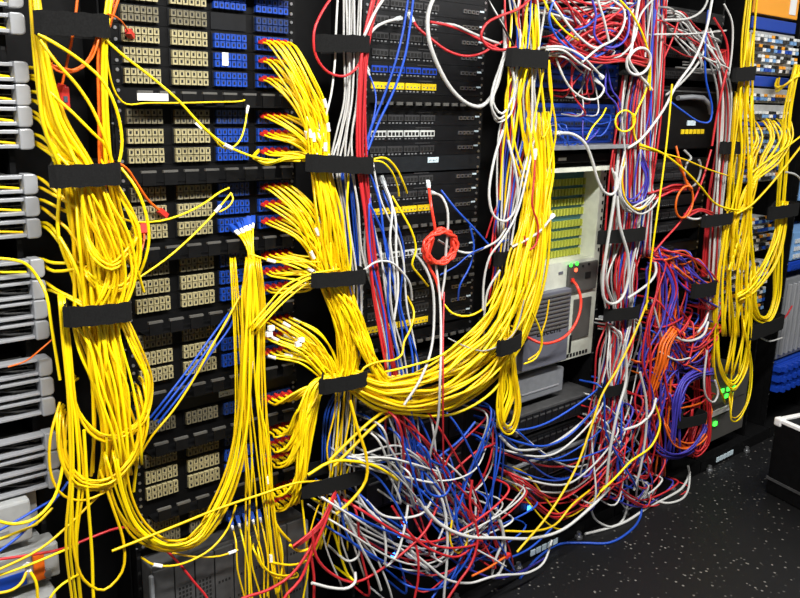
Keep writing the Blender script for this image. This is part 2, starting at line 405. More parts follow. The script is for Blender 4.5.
# ---- switches
XC0,XC1=RC[2]-.2405,RC[2]+.2405
def switch(ci,k,port,lab,nb=4,sfp=True,lit='mark',body='dark',dashes=True,group=None,leds=None):
    z=UZ(k); x0,x1=RC[ci]-.2405,RC[ci]+.2405
    t=empty('network_switch',(RC[ci],0,z),lab,'switch',group)
    panel_face(t,x0,x1,z,m=body,depth=.3)
    if port:
        for g in range(nb):
            xa=x0+.03+g*.0625
            b=MB(); b.box(xa,xa+.057,-.006,-.0021,z-.009,z+.009,M[port])
            for q in range(4): b.box(xa+.0025+q*.0138,xa+.0125+q*.0138,-.0064,-.0058,z-.006,z+.004,M['hole'] if port!='yport' else M['yport'])
            if port=='yport':
                for q in range(4): b.box(xa+.005+q*.0138,xa+.010+q*.0138,-.0066,-.0058,z-.004,z+.000,M['ink'])
            b.build('port_block',t)
        b=MB()
        for g in range(nb):
            for q in range(4):
                xa=x0+.034+g*.0625+q*.0138; b.box(xa,xa+.007,-.0034,-.0021,z-.0165,z-.0125,M[lit])
        b.box(x0+.20,x0+.26,-.0032,-.0021,z+.0145,z+.0175,M['gport']); b.build('port_print',t)
    if sfp:
        for q in range(4):
            xa=x1-.105+q*.017
            b=MB(); b.box(xa,xa+.013,-.006,-.0021,z-.004,z+.006,M['steel']); b.box(xa+.002,xa+.011,-.0064,-.0058,z-.002,z+.004,M['hole']); b.build('optic_slot',t)
        b=MB(); b.box(x1-.034,x1-.016,-.0034,-.0021,z+.003,z+.008,M['label']); b.build('badge',t)
    if leds:
        b=MB()
        for (lx,col) in leds: b.box(lx-.004,lx+.004,-.0065,-.0021,z-.004,z+.004,M[col])
        b.build('indicator',t)
    return t
CS=[(-5,'gport','dark switch near the top edge behind white cables'),(-4,'gport','dark switch with dull ports behind blue cable pair, fourth above the blue-port switch'),(-3,'gport','dark switch with dull ports, third above the blue-port one'),(-2,'gport','dark switch with red cables plugged into its optic slots'),(-1,'gport','dark switch second above the blue-port switch'),(0,'gport','dark switch directly above the blue-port switch'),
 (1,'bport','dark switch with a row of blue ports'),(2,'yport','dark switch with a full row of yellow ports near top'),(4,'gport','dark switch directly above the pale-port switch'),(5,'wport','dark switch with a row of pale grey ports'),(6,'gport','dark switch directly above the slate panel with sticker'),
 (8,'gport','dark switch right under the slate panel with sticker'),(9,'gport','dark switch with a red cable plugged in, above second yellow row'),(10,'yport','dark switch with yellow ports behind the red cable coil'),(12,'gport','dark switch behind the red cable coil, upper one'),(13,'wport','dark switch with pale ports half hidden by white cables'),(14,'gport','dark switch behind the red cable coil, lower one'),(16,'gport','dark switch second above the lowest yellow ports'),(17,'gport','dark switch just above the lowest yellow ports'),(18,'yport','dark switch with the lowest row of yellow ports'),
 (21,'gport','dark switch behind the yellow swoop'),(22,'gport','dark switch hidden by the yellow swoop'),(24,'gport','dark switch under the yellow swoop')]
for k,pm,l in CS: switch(2,k,pm,l,group='switches in the dark switch rack')
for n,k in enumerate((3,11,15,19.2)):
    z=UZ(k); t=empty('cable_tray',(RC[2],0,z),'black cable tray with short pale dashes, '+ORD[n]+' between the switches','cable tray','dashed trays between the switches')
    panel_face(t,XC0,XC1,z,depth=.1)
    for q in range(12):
        b=MB(); x=XC0+.04+q*.036; b.box(x-.012,x+.012,-.03,-.0021,z-.006,z-.003,M['black']); b.box(x-.011,x+.011,-.034,-.03,z-.008,z+.001,M['modgrey']); b.build('finger',t)  # grey dashes paint the light caught by the black fingers
blank(XC0,XC1,7.05,.052,'slate blank panel with pale sticker among the dark switches',1.70,ly=.012)
z=UZ(19.9); b=MB(); b.tube([W(410,340,.03),W(422,337,.035),W(436,334,.03)],.004,M['whiteplastic'])
for n,(k,h,l,leds) in enumerate([(26.5,.13,'black server at knee height behind the white and red tangle',None),(30,.13,'black server with three blue lights behind the tangle',[W(405,524,.0).x]),(33.3,.13,'black server at the foot of the switch rack',None)]):
    z=UZ(k); t=empty('rack_server',(RC[2],0,z),l,'server')
    b=MB(); b.box(XC0+.010,XC1-.010,-.012,.6,z-h/2,z+h/2,M['black']); b.build('chassis',t,bevel=.003)
    for q in range(6):
        b=MB(); xa=XC0+.03+q*.07; b.box(xa,xa+.064,-.018,-.0125,z-h/2+.012,z+h/2-.012,M['dark']); b.box(xa+.006,xa+.058,-.022,-.018,z+h/2-.035,z+h/2-.027,M['charcoal']); b.build('drive_tray',t,bevel=.002)
    if leds:
        for (px,py) in ((405,524),(401,535),(394,556)):
            p=W(px,py,.03); b=MB(); b.box(p.x-.008,p.x+.008,-.031,-.0225,p.z-.007,p.z+.007,M['ledb']); b.build('indicator',t)

# ---- rack four: patch panels, shelf, ivory cabinet
XD0,XD1=RC[3]-.2405,RC[3]+.2405
for n,(k,l) in enumerate([(-1,'blue patch panel with red cables plugged in, topmost of the blue ones'),(.15,'blue patch panel behind the thin white loop, second blue one'),(1.2,'blue patch panel above the dark switch with white plugs, third blue one'),(3.3,'blue patch panel just below the dark switch with white plugs, fourth blue one'),(4.35,'blue patch panel above the pale shelf, fifth blue one'),(5.4,'blue patch panel just above the pale shelf, lowest blue one')]):
    z=UZ(k); t=empty('jack_patch_bay',(RC[3],0,z),l,'patch panel','blue jack panels')
    panel_face(t,XD0,XD1,z,m='panelblue',depth=.05)
    for g in range(6):
        b=MB(); xa=XD0+.03+g*.07; b.box(xa,xa+.064,-.008,-.0021,z-.008,z+.008,M['dullblue'])
        for q in range(4): b.box(xa+.003+q*.0155,xa+.014+q*.0155,-.0085,-.0078,z-.004,z+.004,M['hole'])
        b.build('port_block',t)
for n,(k,l) in enumerate([(-3.2,'dark switch buried behind the red and white tangle, upper one'),(-2.2,'dark switch buried behind the red and white tangle, lower one'),(2.25,'dark switch with white plugs between the blue panels')]):
    switch(3,k,'gport',l)
zs=W(580,146,.10).z; zb=W(575,168,.10).z
t=empty('rack_shelf',(RC[3],0,zs),'pale metal shelf above the ivory phone cabinet','shelf')
b=MB(); b.box(XD0,XD1,-.10,.0015,zs-.006,zs,M['greymetal']); b.box(XD0+.03,XD1-.03,.0015,.30,zs-.006,zs,M['greymetal']); b.box(XD0,XD1,-.103,-.10,zs-.012,zs+.002,M['greymetal']); b.build('shelf_plate',t,bevel=.001)
t=empty('modem',(RC[3],0,zs-.05),'black modem with a small white switch tucked under the pale shelf','modem')
b=MB(); b.box(XD0+.06,XD1-.08,-.05,.2,zb+.012,zs-.03,M['black']); b.build('housing',t,bevel=.004)
b=MB(); p=W(563,159,.055); b.box(p.x-.02,p.x+.02,-.054,-.0505,p.z-.006,p.z+.004,M['whiteplastic']); b.build('badge',t)
# ivory cabinet
zt=W(590,169,.02).z; z0=W(587,354,.0).z; zg0=W(570,256,-.08).z; zg1=zt-.02; xL,xR=2.135,2.588
t=empty('phone_cabinet',(RC[3],0,z0),'ivory phone system cabinet with yellow-green card cage and red cable','phone cabinet')
zc=W(565,262,.0).z
b=MB(); b.box(xL,xR,.0,.40,z0,zc,M['ivory']); b.box(xL,xR,.085,.40,zc,zt,M['ivory']); b.box(xR-.034,xR,-.0,.085,zc,zt,M['ivory']); b.box(xL,xL+.02,0,.085,zc,zt,M['ivory']); b.box(xL,xR,-.06,.4,zt-.002,zt+.012,M['ivory'])
b.build('housing',t)
b=MB(); gx1=W(583,215,-.078).x
b.box(xL+.021,gx1,.078,.0845,zg0,zt-.02,M['teal']); b.build('card_backing',t)
rows=8; zr=(zt-.045-zg0)/rows
for r in range(rows):
    b=MB()
    za=zg0+.006+r*zr+(.008 if r>=4 else 0)
    for c in range(20):
        xa=gx1-.008-(c+1)*.0185; b.box(xa+.004,xa+.0125,.066,.0779,za,za+zr-.012,M['lime'])
    b.build('card_row',t)
b=MB()
for q in range(12): b.box(xR-.014,xR-.006,-.002,.001,zc+.02+q*.03,zc+.034+q*.03,M['hole'])
b.build('vent_grille',t); b=MB()
for q in range(14): b.box(2.30+q*.019,2.312+q*.019,-.002,.001,z0+.008,z0+.022,M['hole'])
b.build('vent_grille',t)
def spot(px,py,off=.0): return W(px,py,off)
a=W(570,264,.012); c=W(596,288,.012)
b=MB(); b.box(a.x,c.x,-.012,-.0005,c.z,a.z-.004,M['modgrey']); md=b.build('control_module',t,bevel=.002)
for (px,py,mm,s) in ((571,265,'ledg',.006),(577,263.5,'ledg',.006),(576,270,'ledr',.006),(583,266,'hole',.004),(589,264,'hole',.004)):
    p=W(px,py,.014); b=MB(); b.cyl((p.x,-.016,p.z),(p.x,-.0125,p.z),s*1.25,M[mm],10); b.build('indicator' if mm!='hole' else 'socket',md)
p=W(588,275,.014); b=MB(); b.box(p.x-.016,p.x+.016,-.015,-.0125,p.z-.012,p.z+.012,M['hole']); b.build('socket',md)
p=W(561,273,.002); b=MB(); b.box(p.x-.012,p.x+.012,-.0025,-.0004,p.z-.005,p.z+.005,M['ventgrey']); b.build('badge',t)
a=W(572,288,.03); c=W(571,353,.03)
gz1,gz0=a.z,W(565,360,.03).z
b=MB(); b.box(xL+.01,a.x,-.03,-.0006,gz0,gz1,M['ventgrey'])
for q in range(9): b.box(xL+.02,a.x-.01,-.035,-.0301,gz1-.02-q*.0155,gz1-.011-q*.0155,M['modgrey'])
vt=b.build('vent_cover',t,bevel=.003)
a2=W(575,300,.006); c2=W(590,335,.006)
b=MB(); b.box(a2.x,xR-.035,-.006,-.0006,c2.z,a2.z,M['modgrey']); b.build('side_panel',t)
b=MB(); q=W(571,343,.006); b.box(q.x-.004,q.x+.004,-.0045,-.0006,q.z-.04,q.z+.03,M['hole']); b.build('vent_grille',t)
fc=bpy.data.curves.new('lettering','FONT'); fc.body='Lucent'; fc.size=.05; fc.align_x='RIGHT'; fc.extrude=.0006
fo=bpy.data.objects.new('lettering',fc); COL.objects.link(fo); fo.parent=t; p=W(561,331,.0315)
fo.rotation_euler=(math.pi/2,0,0); fo.location=Vector((p.x,-.0312,p.z))-t.location; fo.data.materials.append(M['hole'])
bpy.context.view_layer.update()
fm=bpy.data.meshes.new_from_object(fo.evaluated_get(bpy.context.evaluated_depsgraph_get())); f2=bpy.data.objects.new('lettering_text',fm); COL.objects.link(f2)
f2.parent=t; f2.location=fo.location.copy(); f2.rotation_euler=fo.rotation_euler.copy(); bpy.data.objects.remove(fo); f2.name='logo_lettering'
pr=W(526,336,.032); b=MB(); b.cyl((pr.x,-.0335,pr.z),(pr.x,-.0302,pr.z),.02,M['hole'],16); b.build('socket',t)
# things under the ivory cabinet
zl=W(548,398,.02).z; zl2=W(548,374,.02).z
t=empty('monitor_shelf',(RC[3],0,zl),'grey curved-top box under the ivory phone cabinet','box')
b=MB(); xa,xb=XD0+.03,W(563,385,.0).x; n=8
poly=[(xa,zl),(xb,zl),(xb,zl2)]+[(xb-(xb-xa)*i/n, zl2+.012*math.sin(math.pi*i/n)) for i in range(1,n)]+[(xa,zl2)]
b.prism(poly,.0,.3,M['greymetal']); b.build('housing',t,bevel=.006)
b=MB(); b.box(xa+.03,xb-.03,-.003,-.0002,zl+.03,zl+.035,M['silver']); b.build('trim_line',t)
for n,(k,h,m,l) in enumerate([(28.6,.085,'charcoal','dark server with rib lines under the grey curved-top box'),(30.8,.085,'black','black server second under the grey curved-top box'),(33.2,.09,'greymetal','grey server behind blue and red cables, with blue light'),(35.6,.10,'black','black server at the foot of the phone cabinet rack')]):
    z=UZ(k); t=empty('rack_server',(RC[3],0,z),l,'server')
    b=MB(); b.box(XD0+.010,XD1-.010,-.03,.6,z-h/2,z+h/2,M[m]); b.build('chassis',t,bevel=.003)
    for q in range(12):
        b=MB(); xa=XD0+.02+q*.0365; b.box(xa,xa+.033,-.034,-.0305,z-h/2+.008,z+h/2-.01,M['dark']); b.box(xa+.004,xa+.03,-.036,-.034,z+h/2-.026,z+h/2-.02,M['charcoal']); b.build('drive_tray',t)
    if n==2:
        p=W(530.5,508.5,.045); b=MB(); b.box(p.x-.009,p.x+.009,-.047,-.0365,p.z-.009,p.z+.009,M['ledb']); b.build('indicator',t)

# ---- rack five: dark devices
for n,(k,l) in enumerate([(-5,'dark switch at the top behind tangled white cables'),(-3.4,'dark switch behind red and white cables near the top'),(-1.8,'dark switch behind crossing white cables'),(0,'dark switch above the black unit with silver handle'),(8,'dark switch behind the orange cable ring, upper one'),(9,'dark switch behind the orange cable ring, second'),(10.2,'dark switch below the orange cable ring'),(11.4,'dark switch with pale dashes second under the orange ring'),(12.6,'dark switch with pale dashes third under the orange ring'),(13.8,'dark switch with pale dashes above the purple tangle'),(16,'dark switch behind the purple and orange fan, upper one'),(18,'dark switch behind the purple and orange fan, lower one'),(21,'dark switch behind the red and purple knot, upper one'),(24,'dark switch behind the red and purple knot, lower one')]):
    switch(4,k,'gport',l,lit='mark' if k>9 else 'gport',sfp=False)
XE0,XE1=RC[4]-.2405,RC[4]+.2405
z=UZ(3.6); t=empty('storage_unit',(RC[4],0,z),'black storage unit with curved silver handle and yellow markings','storage unit')
b=MB(); b.box(XE0+.01,XE1-.01,-.03,.5,UZ(6.6),UZ(1.1),M['black']); b.build('chassis',t,bevel=.006)
b=MB(); b.tube([W(678,98,.05),W(692,97,.055),W(703,98,.06),(W(709,104,.06)),(W(711,113,.05))],.010,M['greymetal'],8); b.build('handle',t)
p=W(692,123,.035); b=MB(); b.box(p.x-.03,p.x+.03,-.034,-.0302,p.z-.01,p.z+.01,M['label']); b.build('label',t)
b=MB()
for q in range(6):
    p=W(682,131,.035); b.box(p.x+q*.03,p.x+.022+q*.03,-.033,-.0302,p.z-.012,p.z+.006,M['yport'])
b.build('marking',t)
b=MB(); p=W(700,92,.035); b.box(XE0+.02,XE1-.02,-.034,-.0302,p.z-.003,p.z+.003,M['charcoal']); b.build('trim_line',t)
for n,(k,h,l) in enumerate([(28,.16,'black server behind the thick purple bundle'),(33,.2,'black server at the foot of the fifth rack')]):
    z=UZ(k); t=empty('rack_server',(RC[4],0,z),l,'server'); b=MB(); b.box(XE0+.010,XE1-.010,-.005,.5,z-h/2,z+h/2,M['black']); b.build('chassis',t,bevel=.004)
    b=MB(); b.box(XE0+.03,XE1-.03,-.012,-.0055,z-.01,z+.01,M['charcoal']); b.build('trim_line',t)

# ---- rack six: optical shelves
XF0,XF1=3.534,3.945
def oshelf(k0,k1,lab,kind):
    z0,z1=UZ(k1),UZ(k0); t=empty('optical_shelf',(RC[5],0,z0),lab,'optical shelf','optical shelves')
    b=MB(); mm={'orange':'opanel','blue':'panelblue','port':'lightgrey'}[kind]; b.box(XF0,XF1,-.004,.3,z0+.002,z1-.002,M[mm]); b.build('chassis',t,bevel=.003)
    if kind=='port':
        rows=max(1,int((z1-z0)/.04)); 
        for g in range(4):
            xa=XF0+.03+g*.105; b=MB()
            for r in range(rows):
                for q in range(3):
                    xx=xa+q*.033; za=z0+.012+r*.042
                    b.box(xx,xx+.026,-.020,-.0042,za,za+.014,M[R.choice(['skyblue','whiteplastic','ablue','gport'])]); b.box(xx,xx+.026,-.018,-.0042,za+.017,za+.029,M[R.choice(['clear','opanel','whiteplastic','hole'])])
            b.build('port_block',t)
    if kind=='orange':
        b=MB(); b.box(XF1-.09,XF1-.03,-.007,-.0042,z0+.02,z1-.03,M['whiteplastic']); b.build('label',t)
for a,bk,l,kd in [(-9.0,-6.1,'orange panel at the top of the optical rack','orange'),(-5.9,-4.7,'plain blue bar under the orange panel','blue'),(-4.6,-2.4,'pale optical shelf with grey ports under the upper blue bar','port'),(-2.3,-.5,'pale optical shelf with blue and orange ports above second blue bar','port'),(-.4,.7,'plain blue bar between the pale optical shelves','blue'),(.8,2.3,'pale optical shelf just under the second blue bar','port'),(2.4,4.0,'pale optical shelf second under the second blue bar','port'),(4.1,4.6,'thin blue bar above the yellow fan of cables','blue'),(4.7,7.5,'pale optical shelf half hidden by the yellow fan','port'),(7.6,10.4,'pale optical shelf below the yellow fan','port'),(14.2,16,'pale optical shelf behind yellow loops, upper one','port'),(16.1,18,'pale optical shelf behind yellow loops, second','port'),(19,22,'pale optical shelf behind yellow loops, third','port'),(22.2,25,'pale optical shelf behind yellow loops, lowest','port')]:
    oshelf(a,bk,l,kd)
z=UZ(35); t=empty('power_shelf',(RC[5],0,z),'silver unit with green lights at the foot of the optical rack','power unit')
b=MB(); b.box(XF0,XF1-.03,-.02,.3,.14,.47,M['modgrey']); b.box(XF0,XF1-.06,-.024,-.0205,.33,.45,M['modgrey']); b.build('chassis',t,bevel=.004)
for px,py in ((723,391),(729,389),(735,388),(727,396),(716,424)):
    p=W(px,py,.03); b=MB(); b.box(p.x-.012,p.x+.012,-.03,-.0245 if py<400 else -.0205,p.z-.01,p.z+.01,M['ledg']); b.build('indicator',t)
p=W(722,411,.03); b=MB(); b.box(p.x-.09,p.x+.09,-.028,-.0205,p.z-.015,p.z+.015,M['whiteplastic']); b.build('handle',t,bevel=.003)
# ---- rack seven
XG0,XG1=RC[6]-.231,RC[6]+.231
for n,(ka,kb,mm,l) in enumerate([(4,10,'greymetal','grey panel at picture edge above the last strap'),(10.5,13,'skyblue','pale blue panel at picture edge just above the last strap'),(16.6,20.0,'skyblue','pale blue grid panel at the picture edge'),(20.1,21.3,'bport','bright blue connector strip under the pale blue grid panel')]):
    z=UZ(kb); t=empty('far_patch_bay',(RC[6],0,z),l,'panel')
    b=MB(); b.box(XG0,XG1,-.004,.2,UZ(kb)+.002,UZ(ka)-.002,M[mm]); b.build('chassis',t,bevel=.003)
    for r in range(int((kb-ka)/.9)):
        b=MB()
        for q in range(14): b.box(XG0+.02+q*.032,XG0+.042+q*.032,-.008,-.0042,UZ(kb)+.012+r*.04,UZ(kb)+.034+r*.04,M['clear' if mm=='skyblue' else 'panelblue'])
        b.build('port_row',t)
z=UZ(30); t=empty('line_card_shelf',(RC[6],0,z),'silver shelf with upright card handles at picture edge','card shelf')
b=MB(); b.box(XG0,XG1,0,.3,UZ(32),UZ(22.3),M['greymetal']); b.build('chassis',t)
for q in range(8):
    b=MB(); xa=XG0+.02+q*.056; b.box(xa,xa+.018,-.02,-.0005,UZ(31.5),UZ(22.8),M['silver']); b.build('card_handle',t,bevel=.003)
z=UZ(34); t=empty('blue_patch_block',(RC[6],0,z),'block of bright blue connectors low at the picture edge','connector block')
for r in range(3):
    b=MB(); za=UZ(32.3+1.25*r)
    b.box(XG0,XG1,-.012,.2,za-.05,za-.002,M['panelblue'])
    for q in range(16): b.box(XG0-.04+q*.03,XG0-.018+q*.03,-.05-.02*(q%2),-.0125,za-.04,za-.012,M['bport'])
    b.build('connector_row',t)

# ---- black case at the right
c=FL(765,492,0.0); H=.37
def onz(px,py): return FL(px,py,H)
e2=(onz(800,430.5)-onz(779,421.5)); e2.z=0; e2.normalize(); e1=Vector((-e2.y,e2.x,0))
if e1.x<0: e1=-e1
L2,L1=.55,.5
xf=Matrix(((e2.x,e1.x,0,c.x),(e2.y,e1.y,0,c.y),(0,0,1,0),(0,0,0,1)))
t=empty('equipment_case',(c.x,c.y,0),'low black equipment case with silver corner and edge trim on the floor','case')
b=MB(); b.box(0,L2,0,L1,.001,H-.012,M['black'],xf); b.build('body',t,bevel=.006)
b=MB(); b.box(-.004,L2,-.004,.02,.07,.082,M['charcoal'],xf); b.build('lower_trim',t)
b=MB(); b.box(.03,L2-.03,.03,L1-.03,H-.0115,H-.006,M['dark'],xf); b.build('lid',t)
b=MB(); b.box(.03,L2,-.003,.024,H-.016,H,M['whiteplastic'],xf); b.build('edge_trim',t,bevel=.003)
b=MB(); b.box(-.003,.024,.03,L1,H-.016,H,M['whiteplastic'],xf); b.build('edge_trim',t,bevel=.003)
b=MB(); b.box(-.006,.034,-.006,.034,H-.035,H+.004,M['whiteplastic'],xf); b.build('corner_cap',t,bevel=.008)

t=empty('status_lamp',W(316,105,-.08),'small orange lamp glowing inside the channel beside the upper fan-out','lamp')
p=W(316,105,-.08); b=MB(); b.cyl((p.x,.129,p.z),(p.x,.12,p.z),.014,M['hole'],12); b.build('bezel',t); b=MB(); b.cyl((p.x,.1195,p.z),(p.x,.108,p.z),.010,M['amber'],12,.007); b.build('lens',t)
# ------------------------------------------------------------------ cables
CNAME=dict(yellow='fibre_patch_cable',white='white_patch_cable',grey='grey_patch_cable',red='red_patch_cable',brightred='red_patch_cable',blue='blue_patch_cable',purple='purple_patch_cable',orange='orange_fibre_cable',black_cable='black_power_cable')
def smooth(P, step=.02):
    """centripetal curve through the points"""
    P=[Vector(p) for p in P]; out=[]
    n=len(P)
    if n==2: return [P[0],P[0].lerp(P[1],.5),P[1]]
    for i in range(n-1):
        p1,p2=P[i],P[i+1]; p0=P[i-1] if i else p1+(p1-p2); p3=P[i+2] if i+2<n else p2+(p2-p1)
        d1=max((p1-p0).length,1e-4)**.5; d2=max((p2-p1).length,1e-4)**.5; d3=max((p3-p2).length,1e-4)**.5
        m1=((p1-p0)/d1-(p2-p0)/(d1+d2)+(p2-p1)/d2)*d2; m2=((p2-p1)/d2-(p3-p1)/(d2+d3)+(p3-p2)/d3)*d2
        k=max(3,min(14,int((p2-p1).length/step)))
        for j in range(k):
            t=j/k; t2=t*t; t3=t2*t
            out.append(p1*(2*t3-3*t2+1)+m1*(t3-2*t2+t)+p2*(-2*t3+3*t2)+m2*(t3-t2))
    out.append(P[-1]); return out
def pt(q):
    if isinstance(q,Vector): return q
    if len(q)==3 and q[2]=='F': return FL(q[0],q[1],.006)
    p=W(q[0],q[1],q[2] if len(q)>2 else .06)
    if p.z<.006: p=FL(q[0],q[1],.006)
    return p
def cable(col, P, label, group=None, r=.003, a=None, b=None, n=6, name=None, step=.02, sleeve=None):
    """one cable through the photo spots P; a, b: plug kind at each end"""
    P=list(P)
    for e in (0,-1):
        if not isinstance(P[e],Vector) and P[e][1]>=598:
            q=pt(P[e])
            if q.z>.05:
                tail=[Vector((q.x+.01,q.y-.01,q.z*.5)),Vector((q.x+.03,q.y-.03,.012))]
                P = tail[::-1]+P if e==0 else P+tail
    pts=smooth([pt(q) for q in P],step); o0=pts[len(pts)//2].copy()
    mb=MB(); mb.tube(pts,r,M[col],n); o=mb.build(name or CNAME[col],loc=o0); tag(o,label,'cable',group)
    for kind,e,d in ((a,pts[0],pts[0]-pts[2]),(b,pts[-1],pts[-1]-pts[-3])):
        if kind: plug(kind,e,d.normalized(),o,r)
    if sleeve:
        i=int(len(pts)*sleeve); i=max(1,min(len(pts)-2,i)); d=(pts[i+1]-pts[i-1]).normalized()
        mb=MB(); mb.cyl(pts[i]-d*.011,pts[i]+d*.011,r*1.75,M['whiteplastic'],8); s=mb.build('sleeve',o,pts[i]); s.location=pts[i]-o0; s['label']='white sleeve'
    return o
def plug(kind,e,d,o,r):
    mb=MB(); z=Vector((0,0,1)); u=d.cross(z); u=u.normalized() if u.length>.01 else Vector((1,0,0)); v=u.cross(d)
    xf=Matrix((( u.x,d.x,v.x,e.x),(u.y,d.y,v.y,e.y),(u.z,d.z,v.z,e.z),(0,0,0,1)))
    if kind=='rj':
        mb.box(-.0058,.0058,.0,.022,-.004,.004,M['clear'],xf); mb.box(-.002,.002,.004,.02,.004,.0065,M['clear'],xf)
        mb.cyl(e-d*.012,e+d*.001,r*1.1,M['clear'],8,r*1.7); nm='plug'
    elif kind=='redlc':
        mb.box(-.0036,.0036,.0,.016,-.0032,.0032,M['redplug'],xf); mb.box(-.001,.001,.003,.013,.0032,.0055,M['redplug'],xf); nm='plug'
    elif kind=='bluelc':
        mb.box(-.0055,.0055,.0,.026,-.0045,.0045,M['ablue'],xf); mb.cyl(e-d*.016,e,r*1.2,M['whiteplastic'],8,r*1.7); nm='plug'
    elif kind=='wlc':
        mb.box(-.005,.005,.0,.02,-.0045,.0045,M['whiteplastic'],xf); nm='plug'
    elif kind=='rball':
        mb.box(-.007,.007,.0,.026,-.006,.006,M['redplug'],xf); nm='plug'
    elif kind=='boot':
        mb.cyl(e-d*.004,e+d*.016,r*1.2,M['whiteplastic'],8,r*2.2); nm='plug'
    p=mb.build(nm,o,e); p.location=e-o.location
    return p
def bundle(col, n, K, label, group, r=.003, drift=.22, t0=0, t1=0, name=None, seed=0, sleeve=0, a=None, b=None, jit=.0, tuck=True):
    """n cables that keep their own place in a bundle along knots (px,py,off,halfwidth,halfdepth)"""
    g=random.Random(seed or len(K)*31+n); N=len(K); tang=[]
    for i in range(N):
        dx=K[min(i+1,N-1)][0]-K[max(i-1,0)][0]; dy=K[min(i+1,N-1)][1]-K[max(i-1,0)][1]; l=math.hypot(dx,dy) or 1
        tang.append((-dy/l,dx/l))
    for s in range(n):
        A=-1+2*(s+.5)/n+g.uniform(-.12,.12); B=g.uniform(-1,1); lo=g.randint(0,t0) if t0 else 0; hi=N-(g.randint(0,t1) if t1 else 0)
        P=[]; ends=[]
        for i in range(lo,hi):
            x,y,off,hw,hd=K[i]; aa=A+g.uniform(-drift,drift); bb=max(-1,min(1,B+g.uniform(-.3,.3)))
            sl=g.uniform(-jit,jit)
            P.append((x+tang[i][0]*aa*hw - tang[i][1]*sl, y+tang[i][1]*aa*hw + tang[i][0]*sl, max(.012,off+bb*hd)))
        def tk(p,q):
            return (p[0]+(p[0]-q[0])*.12,p[1]+(p[1]-q[1])*.12,max(.012,p[2]*.35))
        if tuck and b is None and P[-1][1]<597: P.append(tk(P[-1],P[-2]))
        if tuck and a is None and P[0][1]>0: P.insert(0,tk(P[0],P[1]))
        c=col[s%len(col)] if isinstance(col,(list,tuple)) else col
        cable(c,P,label if isinstance(label,str) else label(c),group if isinstance(group,str) else group(c),r*g.uniform(.9,1.1),name=name,sleeve=(g.uniform(.2,.5) if sleeve and g.random()<sleeve else None),a=a,b=b)
def nest(col, n, K, grow, label, group, r=.003, seed=1, name=None, tuck=True):
    """n nested loops: every knot is pushed away from the loop's middle a bit more each time; grow=(dx,dy) px for the last one"""
    g=random.Random(seed); cx=sum(k[0] for k in K)/len(K); cyy=sum(k[1] for k in K)/len(K)
    for s in range(n):
        f=(s+g.uniform(-.3,.3))/max(1,n-1)
        P=[(cx+(k[0]-cx)*(1+grow[0]*f)+g.uniform(-2,2), cyy+(k[1]-cyy)*(1+grow[1]*f)+g.uniform(-2,2), k[2]+g.uniform(-.012,.012)) for k in K]
        if tuck:
            e0,e1=P[0],P[-1]; P=[(e0[0]+(cx-e0[0])*.06,e0[1]-8,.02)]+P+[(e1[0]+(cx-e1[0])*.12,e1[1]-8,.02)]
        cable(col,P,label,group,r*g.uniform(.9,1.1),name=name)
def tangle(cols, n, boxa, boxb, sag, off, label, group, r=.003, seed=3, wob=10, ends=None, rj=.25, mids=1):
    g=random.Random(seed)
    for s in range(n):
        c=cols[s%len(cols)]
        x0=g.uniform(boxa[0],boxa[2]); y0=g.uniform(boxa[1],boxa[3]); x1=g.uniform(boxb[0],boxb[2]); y1=g.uniform(boxb[1],boxb[3])
        P=[]; m=mids+2; sg=g.uniform(*sag)
        for i in range(m):
            f=i/(m-1); P.append((x0+(x1-x0)*f+(g.uniform(-wob,wob) if 0<i<m-1 else 0), y0+(y1-y0)*f+sg*4*f*(1-f)+(g.uniform(-wob,wob)*.6 if 0<i<m-1 else 0), g.uniform(*off)))
        w0=pt(P[0]); w1=pt(P[-1]); d0=.02+.0*s; Q=[Vector((w0.x,-d0,max(.01,w0.z)))]+[pt(q) for q in P]+[Vector((w1.x,-d0,max(.01,w1.z)))]
        cable(c,Q,label(c),group(c),r*g.uniform(.85,1.15),a='rj' if g.random()<rj else None)
CW=dict(yellow='yellow',white='white',grey='grey',red='red',blue='blue',purple='purple',orange='orange',black_cable='black')

